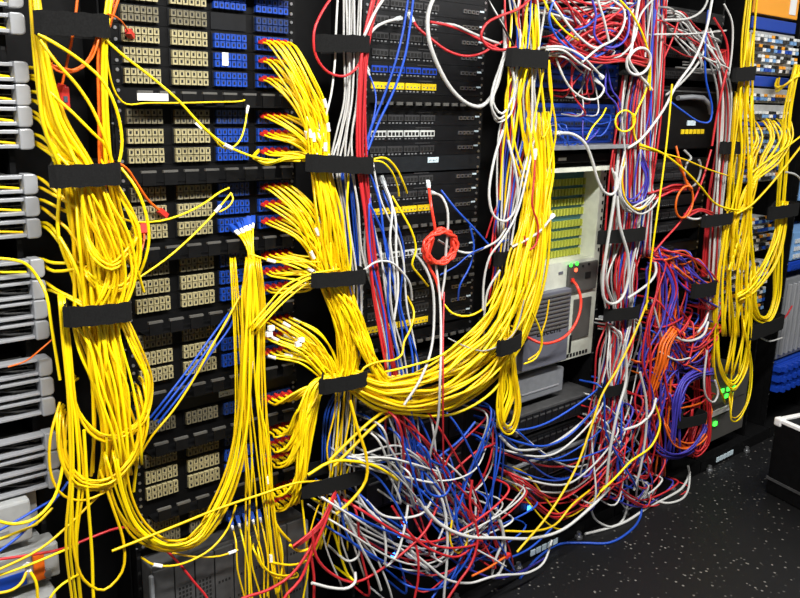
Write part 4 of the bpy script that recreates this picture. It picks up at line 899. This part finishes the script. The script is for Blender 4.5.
# ---- tangle over the blue panels
tl=lambda c: CW[c]+' cable in the knotted mass above the blue panels'
tg=lambda c: CW[c]+' cables in the knot above the blue panels'
tangle(['red','red','white','red','blue','white'],32,(545,-10,590,60),(595,-10,648,62),(-4,24),(.06,.15),tl,tg,.0036,seed=81,wob=9,rj=.1)
bundle('red',12,[(556,60,.10,8,.02),(580,36,.12,10,.02),(600,22,.13,12,.02),(618,22,.13,13,.02),(632,38,.12,10,.02),(640,60,.10,8,.02)],tl,tg,.0046,seed=82,drift=.35)
bundle('red',6,[(552,42,.12,4,.02),(575,52,.13,6,.02),(600,60,.14,4,.02),(625,58,.13,4,.02),(645,62,.12,4,.02)],tl,tg,.004,seed=83,drift=.4)
tangle(['red','white','red'],9,(570,30,600,60),(566,90,598,118),(-3,6),(.03,.12),lambda c: CW[c]+' cable plugged into the blue panels from above',lambda c: CW[c]+' cables plugged into the blue panels',.003,seed=84,wob=6,rj=0)
tangle(['blue','blue','purple'],8,(548,100,600,140),(560,110,625,150),(6,22),(.03,.09),lambda c: CW[c]+' cable drooping over the blue panels',lambda c: CW[c]+' cables drooping over the blue panels',.0028,seed=85,wob=6,rj=.3)
cable('purple',[(590,-6,.15),(596,14,.16),(594,34,.16),(604,46,.16),(618,46,.16),(627,36,.16),(629,16,.15),(622,-6,.14)],'purple-blue cable looping round the red knot',None,.004)
cable('blue',[(556,-6,.15),(549,18,.16),(556,36,.16),(568,48,.16),(584,60,.16)],'blue cable slanting over white cables into the knot',None,.004)
cable('white',[(548,-6,.15),(562,16,.16),(576,34,.165),(592,47,.165),(600,48,.16)],'white cable diagonal across the red knot',None,.0042,a='rj')
cable('white',[(546,47,.15),(562,47,.16),(580,55,.16),(592,66,.155),(600,75,.15)],'white cable of the bent group by the small black clip',None,.004,b='boot')
cable('white',[(546,50,.15),(562,50,.16),(578,62,.155),(590,70,.15)],'white cable just below the bent group',None,.0038)
cable('white',[(556,58,.12),(562,74,.13),(572,90,.13),(586,99,.13),(598,98,.13),(604,88,.12),(598,82,.10)],'white cable with hooked end before the blue panels',None,.0038,b='rj')
cable('white',[(559,133,.12),(572,134,.13),(584,142,.14),(592,160,.14),(597,178,.14),(604,192,.14),(613,194,.14),(618,184,.14),(614,172,.13)],'thick white cable hooking down over the ivory cabinet corner',None,.0052,a='rj',n=8)
cable('white',[(582,62,.16),(600,47,.165),(616,38,.165),(624,24,.16),(624,10,.15),(612,0,.14)],'white cable arching over the red knot to the small clip',None,.0042)
cable('white',[(595,-8,.15),(604,20,.165),(609,42,.165)],'white cable dropping into the red knot',None,.0042)
cable('white',[(660,-8,.12),(640,16,.14),(634,40,.15),(620,56,.15),(606,58,.14)],'white cable bending from the channel to the knot',None,.004)
pr=W(638,61.5,.15); P=[W(640,-6,.12),W(634,30,.14)]
for i in range(15):
    a=math.pi*.8+2*math.pi*i/13; P.append(pr+Vector((.066*math.cos(a),-.006*math.sin(a)-.008*i/15,.044*math.sin(a))))
P+=[W(652,90,.12)]
cable('white',P,'white cable forming a clear ring before the top black strap',None,.005,n=8,step=.012)
pr=W(624,121,.12); P=[W(651,60,.12),W(646,90,.12),W(638,108,.12)]
for i in range(15): a=.3+2*math.pi*i/13; P.append(pr+Vector((.056*math.cos(a),-.008*i/15,.036*math.sin(a))))
P+=[W(636,140,.11),W(650,148,.11)]
cable('yellow',P,'yellow cable with a small ring at the shelf end',None,.0034,step=.012)
cable('yellow',[(541,-6,.13),(552,16,.15),(566,32,.16),(578,40,.15)],'yellow cable at the top edge of the red knot',None,.0036)
cable('yellow',[(612,-8,.14),(632,14,.15),(644,38,.15),(650,62,.14),(650,90,.13)],'yellow cable arching over the white ring',None,.0036)
cable('yellow',[(586,140,.12),(592,128,.12),(602,116,.12),(606,108,.10)],'short yellow cable with green tip at the blue panels',None,.003)
cable('purple',[(606,70,.10),(606,92,.11),(616,104,.11),(620,122,.10)],'purple cable dropping beside the blue panels, longer one',None,.0034)
cable('purple',[(607,66,.10),(612,90,.10),(619,100,.10),(620,112,.09)],'purple cable dropping beside the blue panels, shorter one',None,.0034)

# ---- channel between ivory cabinet and fifth rack
cl=lambda c: CW[c]+' cable in the long mixed run beside the ivory cabinet'
cg=lambda c: CW[c]+' cables of the long mixed run'
bundle(['red','white','red','red','blue','white','purple','red','white','red','grey'],34,[(644,-14,.08,14,.02),(642,50,.085,13,.02),(636,110,.085,16,.025),(631,170,.085,17,.02),(626,236,.08,16,.02),(620,280,.085,16,.02),(622,315,.08,13,.02),(616,352,.085,14,.02),(610,390,.08,12,.02),(606,430,.09,16,.03),(600,480,.09,22,.03)],cl,cg,.0036,seed=91,drift=.35,t1=2)
bundle('red',8,[(645,55,.06,8,.01),(641,100,.06,10,.01),(636,160,.06,10,.01),(630,220,.06,10,.01),(622,300,.06,8,.01)],cl,cg,.0046,seed=92)
bundle(['red','white','red','white','purple','red','blue'],11,[(662,-12,.09,6,.015),(660,50,.09,5,.015),(656,110,.09,5,.015),(650,160,.09,5,.015),(646,200,.09,8,.015),(640,250,.08,10,.015)],lambda c: CW[c]+' cable in the second run beside the knot above blue panels',lambda c: CW[c]+' cables of the second run',.0036,seed=93,drift=.4)
cable('white',[(618,160,.13),(614,200,.14),(608,240,.14),(603,276,.14),(604,298,.14),(612,304,.14),(622,298,.14),(628,280,.14),(628,256,.14),(620,226,.14),(617,196,.13)],'thick white cable in a tall narrow loop beside the ivory cabinet',None,.0056,n=8)
cable('white',[(612,168,.12),(617,186,.13),(626,204,.14),(640,214,.14),(652,208,.13),(660,196,.11)],'white cable sagging across the red run',None,.0042)
nest('white',4,[(625,165,.11),(620,190,.12),(628,206,.12),(640,206,.12),(650,196,.11)],(.2,.25),'white cable in the small sags over the red run','white sags over the red run',.0036,seed=94)
cable('yellow',[(624,158,.11),(622,182,.12),(626,200,.13),(638,210,.13),(646,206,.12)],'yellow cable sagging along the white ones over the red run',None,.0036)
nest('purple',4,[(640,160,.10),(644,180,.11),(640,196,.11),(630,200,.11),(620,190,.10)],(.3,.3),'purple cable curling over the red run','purple curls over the red run',.0032,seed=95)
L=lambda c: CW[c]+' cable hanging in the frayed lower run beside the ivory cabinet'
tangle(['white','red','grey','red','white'],18,(602,318,640,335),(596,400,630,440),(-2,4),(.05,.12),L,lambda c: CW[c]+' frayed lower run',.0034,seed=96,wob=6,rj=.1)
# long loose diagonals
cable('yellow',[(672,84,.16),(668,130,.17),(662,180,.18),(655,230,.19),(650,270,.19),(646,310,.18)],'yellow cable dropping straight across the dark devices',None,.0036)
cable('yellow',[(648,300,.18),(636,330,.18),(618,368,.18),(602,395,.18),(590,430,.19),(575,470,.20),(548,515,.21),(517,552,.20)],'long yellow cable slanting down to the floor before the tangle',None,.0042,n=8)
cable('yellow',[(640,145,.14),(660,152,.15),(682,168,.15),(700,186,.14),(716,204,.13),(736,210,.13),(752,208,.12)],'yellow cable sagging to the far yellow bundle',None,.0042)
cable('yellow',[(640,148,.14),(680,158,.14),(710,170,.13),(732,177,.12)],'yellow cable running nearly level to the far yellow bundle',None,.003)
cable('yellow',[(654,400,.14),(660,425,.15),(652,445,.16),(630,462,.17),(615,478,.17),(600,492,.17)],'yellow cable snaking through the low red and white tangle',None,.0046)
# ---- fifth rack front
cable('white',[(664,20,.12),(690,18,.13),(704,8,.12),(710,-8,.10)],'white cable at the top crossing to the dark devices',None,.0044)
tangle(['white','white','red','grey'],16,(655,5,690,50),(690,30,730,75),(-12,8),(.05,.13),lambda c: CW[c]+' cable crossing at the top before the black storage unit',lambda c: CW[c]+' crossings before the storage unit',.0036,seed=101,wob=8,rj=.1)
cable('white',[(712,0,.13),(706,30,.14),(694,60,.14),(676,86,.14),(662,112,.13),(640,140,.12),(628,148,.11)],'long white cable slanting before the black storage unit',None,.005,n=8)
cable('white',[(666,95,.11),(680,84,.12),(700,60,.12),(706,44,.11)],'white cable joining the long slanting white one',None,.0046)
cable('blue',[(708,10,.11),(705,50,.12),(706,80,.12),(712,108,.12),(710,121,.12),(700,122,.12),(684,112,.12),(668,100,.11)],'blue cable looping under the silver handle',None,.004)
cable('red',[(714,18,.12),(726,40,.12),(728,60,.12),(722,90,.12),(716,120,.11),(712,146,.11)],'red cable passing beyond the silver handle',None,.0046)
cable('red',[(678,22,.12),(672,40,.12),(664,58,.11)],'short red cable above the crossing whites',None,.0036)
bundle(['white','white','red','grey'],8,[(706,34,.10,5,.01),(716,60,.10,6,.01),(724,90,.10,6,.01),(724,130,.09,6,.01),(720,180,.09,5,.01),(717,220,.09,5,.01),(714,270,.09,5,.01),(712,320,.08,6,.01)],lambda c: CW[c]+' cable in the run between dark devices and far yellow bundle',lambda c: CW[c]+' run between dark devices and far yellow bundle',.004,seed=102)
bundle('red',8,[(722,60,.06,5,.01),(722,130,.06,5,.01),(714,200,.06,6,.01),(708,260,.06,6,.01),(704,320,.06,7,.01),(702,380,.06,8,.01),(700,420,.06,8,.01),(690,452,.06,12,.01)],'dark red cable in the run between dark devices and far yellow bundle','dark red run',.0044,seed=103)
cable('white',[(724,4,.10),(732,22,.10),(732,50,.10),(728,80,.10)],'white cable hanging loose at the top beside the far yellow bundle',None,.004)
pr=W(684,202,.14); P=[W(676,146,.10),W(680,162,.12),W(685,178,.13),W(690,190,.14)]
for i in range(14): a=.9-2*math.pi*i/13; P.append(pr+Vector((.064*math.cos(a),-.006*i/14,.062*math.sin(a))))
P+=[W(686,180,.12),W(676,158,.10)]
cable('orange',P,'orange cable forming a ring before the dark switches',None,.0044,step=.012)
pr=W(692,172,.12); P=[W(684,150,.10)]
for i in range(12): a=1.9+2*math.pi*i/13; P.append(pr+Vector((.056*math.cos(a),-.006*i/14,.058*math.sin(a))))
cable('grey',P,'grey cable loop above the orange ring',None,.0048,step=.012)
bundle('red',5,[(650,196,.10,5,.01),(662,192,.11,4,.01),(672,188,.11,3,.01),(684,187,.10,3,.01)],'red cable bunched beside the orange ring','red bunch by the orange ring',.0042,seed=104)
cable('red',[(711,150,.10),(703,178,.12),(694,200,.13),(680,222,.13),(664,240,.13),(654,252,.12)],'red cable passing through the orange ring',None,.0044)
bundle('red',3,[(686,215,.12,3,.01),(700,210,.12,2,.01),(712,214,.11,2,.01)],'short red cable beside the strap by the orange ring','short reds beside the strap',.004,seed=105)
cable('white',[(684,216,.12),(692,219,.125),(702,218,.12),(708,214,.11)],'short white cable arc under the orange ring',None,.0046)
cable('white',[(655,262,.14),(656,272,.15),(650,282,.15),(640,290,.14),(628,298,.13)],'white cable hooked at the edge of the purple tangle',None,.0052,n=8)
# purple and orange fan
L=lambda c: CW[c]+' cable in the dense purple and orange tangle before the fifth rack'; G=lambda c: CW[c]+' cables of the dense tangle'
bundle(['purple','orange','red','purple','red'],26,[(655,256,.10,8,.02),(664,262,.11,12,.02),(668,290,.12,16,.03),(664,325,.12,16,.03),(660,360,.12,16,.03),(658,400,.12,16,.03),(655,440,.11,16,.03),(650,470,.09,18,.03)],L,G,.0042,seed=111,drift=.6,t1=2)
tangle(['orange','purple','purple','red'],22,(655,250,695,275),(695,270,718,310),(-14,4),(.06,.13),L,G,.004,seed=112,wob=5,rj=0)
tangle(['red','purple','red','orange','blue','red'],34,(648,300,680,345),(680,300,722,350),(2,34),(.06,.14),L,G,.004,seed=113,wob=9,rj=.1)
tangle(['purple','red','purple','red','orange'],26,(640,350,672,420),(675,345,716,400),(-12,22),(.05,.13),L,G,.004,seed=114,wob=9,rj=.1)
bundle('purple',9,[(712,372,.10,4,.02),(696,374,.12,5,.02),(684,384,.13,5,.02),(678,402,.13,5,.02),(676,425,.12,5,.02),(674,450,.10,8,.02)],'purple cable in the thick bent bundle above the low strap','thick bent purple bundle',.0042,seed=115)
bundle('orange',9,[(674,330,.13,6,.01),(666,345,.14,6,.02),(662,362,.14,6,.02),(656,380,.13,5,.01),(650,398,.11,4,.01)],'orange cable in the wide ribbon within the tangle','wide orange ribbon',.0044,seed=116)
nest('orange',5,[(668,426,.11),(676,440,.12),(690,444,.12),(704,434,.11),(708,415,.09)],(.2,.35),'orange cable in the low arcs beneath the thick purple bundle','low orange arcs',.004,seed=117)
nest('red',6,[(704,350,.10),(708,400,.12),(706,440,.12),(698,452,.11),(692,440,.10),(694,410,.09)],(.35,.12),'red cable in the low hanging arcs at the end of the tangle','low red arcs',.0036,seed=118)
nest('purple',6,[(648,420,.10),(656,444,.12),(674,454,.12),(692,448,.12),(704,428,.11)],(.15,.25),'purple cable in the low arcs beneath the thick bundle','low purple arcs',.0038,seed=119)
cable('white',[(708,322,.12),(704,334,.14),(694,340,.14),(682,340,.14),(672,334,.13)],'white cable bowed across the red knot',None,.0056,n=8)
cable('white',[(712,290,.10),(706,320,.12),(698,332,.14)],'white cable rising from the red knot beside yellow bundle',None,.005)
cable('white',[(707,350,.14),(704,380,.15),(706,396,.15),(714,402,.15),(718,394,.15),(715,380,.14)],'white cable looping before the green lights',None,.0048)
cable('white',[(660,352,.14),(676,360,.15),(690,358,.14)],'short white cable across the orange ribbon',None,.0042)
cable('white',[(640,372,.15),(646,400,.16),(646,430,.16),(640,470,.16),(634,490,.15)],'white cable snaking down through the low tangle, first',None,.0052)
cable('white',[(656,398,.15),(652,412,.16),(640,424,.16),(624,430,.15)],'white cable snaking across the low tangle',None,.0056)
cable('white',[(625,340,.14),(626,380,.15),(618,410,.16),(610,450,.16),(606,490,.15)],'white cable snaking down through the low tangle, second',None,.0058)
cable('white',[(652,300,.12),(660,330,.13),(664,345,.12)],'grey-white cable bending at the edge of the tangle',None,.0042)

# ---- far yellow bundle
L='yellow cable in the far bundle before the optical shelves'; G='far yellow bundle'
bundle('yellow',22,[(752,-14,.10,6,.02),(748,40,.105,6,.02),(744,100,.105,9,.025),(742,160,.105,14,.03),(736,222,.10,16,.025),(733,280,.10,18,.03),(730,330,.10,16,.03),(728,370,.10,14,.03),(730,400,.08,12,.02)],L,G,.0046,seed=121,t0=3,t1=2,drift=.35)
L='yellow cable curving from the optical ports into the far bundle'; G='curves from the optical ports'
g=random.Random(122)
for i in range(13):
    x=752+i*3; 
    r_=g.uniform(.8,1.25); x+=g.uniform(-4,4)
    cable('yellow',[(x-4,121+g.uniform(-3,3),.03),(x,122+g.uniform(-2,3),.08),(x+4+g.uniform(-2,3),136+g.uniform(-4,6),.11),(x-2-i*.6,160,.12),(752-i*.5+g.uniform(-5,5),190,.12),(742+g.uniform(-10,10),225,.11),(738+g.uniform(-12,12),270,.11)],L,G,.0044)
L='yellow cable in the long loops at the foot of the far bundle'; G='loops at the foot of the far bundle'
nest('yellow',6,[(716,290,.10),(716,330,.11),(722,368,.12),(734,382,.12),(744,366,.12),(748,330,.12),(748,290,.11)],(.12,.18),L,G,.0042,seed=123)
nest('yellow',3,[(744,330,.12),(750,370,.12),(748,400,.12),(740,416,.12),(733,418,.12),(731,400,.11)],(.12,.12),L,G,.0032,seed=124)
bundle('yellow',8,[(784,205,.10,5,.01),(780,232,.11,6,.01),(772,256,.12,7,.02),(760,278,.12,7,.02),(748,292,.12,6,.02),(738,298,.11,5,.01)],'yellow cable curving from the last strap to the far bundle','curve from the last strap',.0044,seed=125)
bundle('yellow',5,[(796,70,.10,3,.01),(788,110,.10,4,.01),(784,160,.10,5,.01),(780,210,.10,5,.01),(778,260,.10,5,.01),(776,300,.10,4,.01),(769,318,.11,4,.01),(758,318,.11,4,.01),(752,300,.11,4,.01),(754,270,.10,4,.01)],'yellow cable in the last run by the picture edge','last yellow run',.0046,seed=126)
cable('yellow',[(806,140,.14),(784,168,.15),(766,190,.15),(750,206,.14),(736,214,.13)],'yellow cable curving in from the picture edge to the far bundle, lower one',None,.0052)
cable('yellow',[(806,132,.14),(780,152,.14),(760,166,.13),(748,176,.12)],'yellow cable slanting in from the picture edge, upper one',None,.004)
nest('yellow',4,[(778,86,.06),(786,84,.09),(794,78,.10),(804,72,.11)],(.1,.6),'yellow cable leaving the optical ports toward the picture edge','exits to the picture edge',.0044,seed=127)
cable('white',[(786,172,.10),(796,175,.11),(804,184,.11)],'white cable at the picture edge behind the last strap',None,.005)
cable('red',[(764,328,.10),(776,324,.11),(786,316,.10),(792,306,.08)],'red cable behind the last strap',None,.0044)
cable('white',[(758,336,.10),(768,341,.11),(782,338,.10)],'grey-white cable hanging under the last strap',None,.0044)

# ---- tangle at the foot of the racks
L=lambda c: CW[c]+' cable in the heap of tangled cables at the foot of the racks'; G=lambda c: CW[c]+' cables in the floor heap'
tangle(['white','blue','red','blue'],13,(368,385,412,440),(410,480,480,560),(-8,30),(.08,.16),L,G,.0032,seed=131,wob=18,rj=.1)
tangle(['red','white','blue','red'],14,(395,400,450,480),(430,500,520,580),(0,40),(.08,.17),L,G,.0034,seed=132,wob=22,rj=.1,mids=2)
tangle(['blue','red','white','blue'],12,(478,400,510,450),(430,470,500,560),(-4,26),(.07,.15),L,G,.0034,seed=133,wob=14,rj=.1)
tangle(['blue','white','red','blue'],9,(485,425,520,480),(602,380,635,450),(14,44),(.06,.13),L,G,.0036,seed=134,wob=8,rj=.05)
tangle(['red','red','yellow','white','red'],10,(500,470,530,505),(604,420,630,480),(24,52),(.06,.13),L,G,.0038,seed=135,wob=6,rj=0)
tangle(['red','white','blue','red','purple','white'],24,(596,380,650,440),(585,455,655,512),(-8,16),(.06,.15),L,G,.0038,seed=136,wob=14,rj=.12)
tangle(['red','white','purple','red'],12,(600,470,640,500),(640,455,690,490),(4,22),(.05,.12),L,G,.0038,seed=140,wob=6,rj=.1)
tangle(['white','white','blue','yellow','red'],8,(322,492,365,510),(350,560,430,606),(-6,30),(.09,.15),L,G,.0034,seed=137,wob=18,rj=.1)
tangle(['white','grey','blue','white'],12,(340,450,372,470),(400,470,450,530),(-26,6),(.10,.16),L,G,.0034,seed=138,wob=8,rj=.1)
tangle(['white','red','blue','white'],8,(330,500,380,540),(470,480,540,540),(20,56),(.09,.16),L,G,.0036,seed=141,wob=10,rj=.1)
tangle(['blue','red','white'],8,(410,560,470,598),(440,500,500,550),(-4,20),(.10,.17),L,G,.0034,seed=139,wob=10,rj=.1)
# named ones on top of the heap
cable('red',[(282,602,.14),(300,580,.14),(312,552,.14),(326,520,.14),(334,494,.13)],'thick red cable rising past the charcoal server to the lowest strap',None,.0046)
cable('red',[(236,604,.13),(268,590,.13),(290,576,.13),(308,552,.13),(318,530,.12)],'red cable running level over the server from the bottom edge',None,.0046)
for i in range(3): cable('red',[(293,548-i,.13+.006*i),(306,540-2*i,.14),(322,524-2*i,.14),(336,496-4*i,.13)],'red cable of the trio above the hooked thick yellow one','red trio above the hook',.0036)
cable('red',[(312,530,.14),(316,556,.15),(332,574,.15),(356,582,.15),(380,570,.15),(404,552,.16),(426,530,.16),(438,505,.15)],'long red cable sagging across the heap near the bottom edge',None,.0042)
cable('red',[(314,602,.14),(314,576,.14),(310,550,.13)],'red cable hanging to the bottom edge beside yellow ones',None,.0042)
cable('red',[(414,604,.17),(418,580,.17),(418,555,.165),(414,540,.15)],'short red cable dropping to the bottom edge in the middle',None,.0042)
cable('red',[(446,604,.18),(456,586,.18),(472,562,.18),(478,535,.17),(470,505,.16),(472,480,.15)],'red cable curving down to the bottom edge beside white cables',None,.0046)
cable('red',[(392,506,.14),(412,536,.16),(436,552,.17),(460,556,.17),(478,540,.16)],'red cable bowed through the middle of the heap',None,.0042)
cable('orange',[(472,576,.17),(488,568,.17),(505,557,.16)],'short orange cable with round orange tip by the heap',None,.004,b='rball')
cable('white',[(312,583,.16),(332,588,.16),(348,588,.16),(355,582,.16),(355,572,.15)],'thick white cable end bent up near the bottom edge',None,.0046,n=8)
cable('white',[(357,494,.14),(368,510,.15),(382,524,.155),(386,548,.16),(386,566,.16),(396,556,.165),(404,530,.16),(408,505,.15)],'white cable forming a wide V in the heap',None,.0042)
cable('white',[(332,498,.13),(348,520,.145),(360,545,.15),(376,575,.155),(381,590,.15)],'white cable slanting down through the heap to the bottom edge',None,.0042)
cable('white',[(428,480,.14),(442,500,.15),(447,530,.16),(447,560,.165),(444,604,.16)],'white cable hanging to the bottom edge through the heap',None,.0046)
cable('white',[(366,500,.14),(382,515,.15),(404,518,.155),(424,512,.15),(434,496,.14)],'white cable sagging across the upper heap',None,.0042)
cable('white',[(418,500,.15),(440,524,.16),(466,536,.17),(500,538,.17),(535,538,.17),(562,530,.17),(590,508,.16),(610,488,.14)],'long white cable sagging along the rack feet',None,.0058,n=8)
cable('white',[(487,498,.14),(490,510,.15),(500,522,.16),(503,540,.16),(496,558,.16),(492,574,.15)],'white cable in a narrow S beside the floor',None,.005,n=8)
cable('white',[(496,508,.15),(503,530,.155),(505,555,.155),(500,572,.15),(493,578,.15)],'white cable beside the narrow S near the floor',None,.0046)
cable('white',[(408,548,.15),(428,565,.16),(448,580,.16),(470,583,.16),(495,576,.16),(530,572,.15),(544,562,.14),(552,540,.12)],'white cable looping low before the anchor bolts',None,.0046)
cable('white',[(500,436,.14),(512,448,.15),(530,450,.14),(552,444,.13),(580,424,.12),(602,402,.10)],'white cable sagging from under the yellow loops to the mixed run',None,.005)
cable('blue',[(498,434,.13),(518,442,.14),(545,446,.14),(568,436,.13),(592,412,.12),(604,395,.10)],'blue cable sagging beside the white one under the ivory cabinet',None,.0042)
cable('blue',[(418,445,.15),(430,460,.15),(446,468,.15),(451,482,.15),(446,494,.15),(434,496,.15),(424,486,.15),(421,465,.14)],'blue cable looping in the middle of the heap',None,.0044)
cable('blue',[(475,422,.13),(460,440,.14),(445,452,.14),(432,462,.14)],'blue cable slanting from behind the yellow loops into the heap',None,.0042)
cable('yellow',[(308,475,.14),(330,462,.15),(352,461,.155),(372,465,.155),(388,473,.15),(397,480,.14)],'thick yellow cable arching over the lowest strap',None,.0046,n=8)
cable('yellow',[(350,400,.13),(358,430,.15),(366,455,.16),(366,480,.16),(352,500,.16),(336,514,.15)],'yellow cable winding down in front of the lowest strap',None,.0046,n=8)
cable('yellow',[(330,460,.12),(350,440,.13),(372,420,.13),(392,406,.13)],'pair of yellow cables rising to the swoop, upper cable',None,.0046)
cable('yellow',[(334,466,.12),(352,448,.13),(374,426,.13),(394,412,.13)],'pair of yellow cables rising to the swoop, lower cable',None,.0046)
cable('yellow',[(452,520,.15),(450,540,.16),(458,553,.16),(466,545,.16),(468,530,.15)],'yellow cable making a small U in the heap',None,.0036)
cable('yellow',[(505,531,.15),(535,531,.16),(556,524,.15),(572,505,.14),(590,490,.12)],'yellow cable running low along the rack foot',None,.0042)
# floor cables
cable('white',[(585,534,'F'),(605,529,'F'),(625,522,'F'),(650,506,'F'),(668,497,'F'),(682,488,'F'),(689,474,.03),(688,466,.03)],'thick white cable lying on the dark floor and rising to the rack',None,.006,n=8)
cable('white',[(640,488,.04),(650,498,'F'),(665,503,'F'),(680,500,'F'),(688,490,'F'),(690,472,.03)],'white cable looping on the floor beside the thick one',None,.005,n=8)
cable('blue',[(520,578,'F'),(540,556,'F'),(560,544,'F'),(585,543,'F'),(608,543,'F'),(630,531,'F'),(641,514,'F'),(643,490,.05)],'blue cable lying in a curve on the dark floor',None,.0052,n=8)
cable('white',[(590,505,.08),(596,520,.06),(612,527,.05),(624,518,.05),(628,500,.06),(626,478,.08)],'white cable hanging in a U just above the floor',None,.005)
cable('blue',[(430,604,.14),(445,580,.13),(470,560,.12),(500,560,.10),(530,548,.08),(560,520,.07)],'blue cable running low behind the anchor bolts',None,.0042)
cable('purple',[(470,570,.12),(495,578,.12),(520,572,.10),(545,558,.08)],'purple cable lying on the rack base plate',None,.0042)

cable('brightred',[(573,281,.02),(577,286,.05),(581,300,.07),(578,318,.08),(568,334,.085),(554,342,.085),(540,343,.08),(527,337,.04)],'bright red cable curving from the lit module down to the vent of the ivory cabinet',None,.0052,a='rball',n=8)

cable('yellow',[(121,168,.10),(136,188,.12),(146,214,.125),(149,240,.12),(143,266,.11),(132,286,.08)],'single yellow cable bowing out over the lower beige ports below the second strap',None,.0034)
cable('yellow',[(70,150,.12),(84,180,.135),(100,208,.135),(118,236,.13),(134,262,.12),(144,292,.10)],'yellow cable lying slantwise over the second strap beside the drawers',None,.0032)
cable('yellow',[(37,74,.06),(50,92,.10),(72,112,.11),(92,132,.11),(106,146,.10),(112,160,.09)],'yellow cable slanting from an upper drawer end to the riser cables',None,.0032)

# ------------------------------------------------------------------ output look
vs=SC.view_settings; vs.view_transform='Standard'; vs.look='None'; vs.exposure=0.2; vs.gamma=1; vs.use_curve_mapping=False
try: SC.cycles.use_denoising=True
except Exception: pass
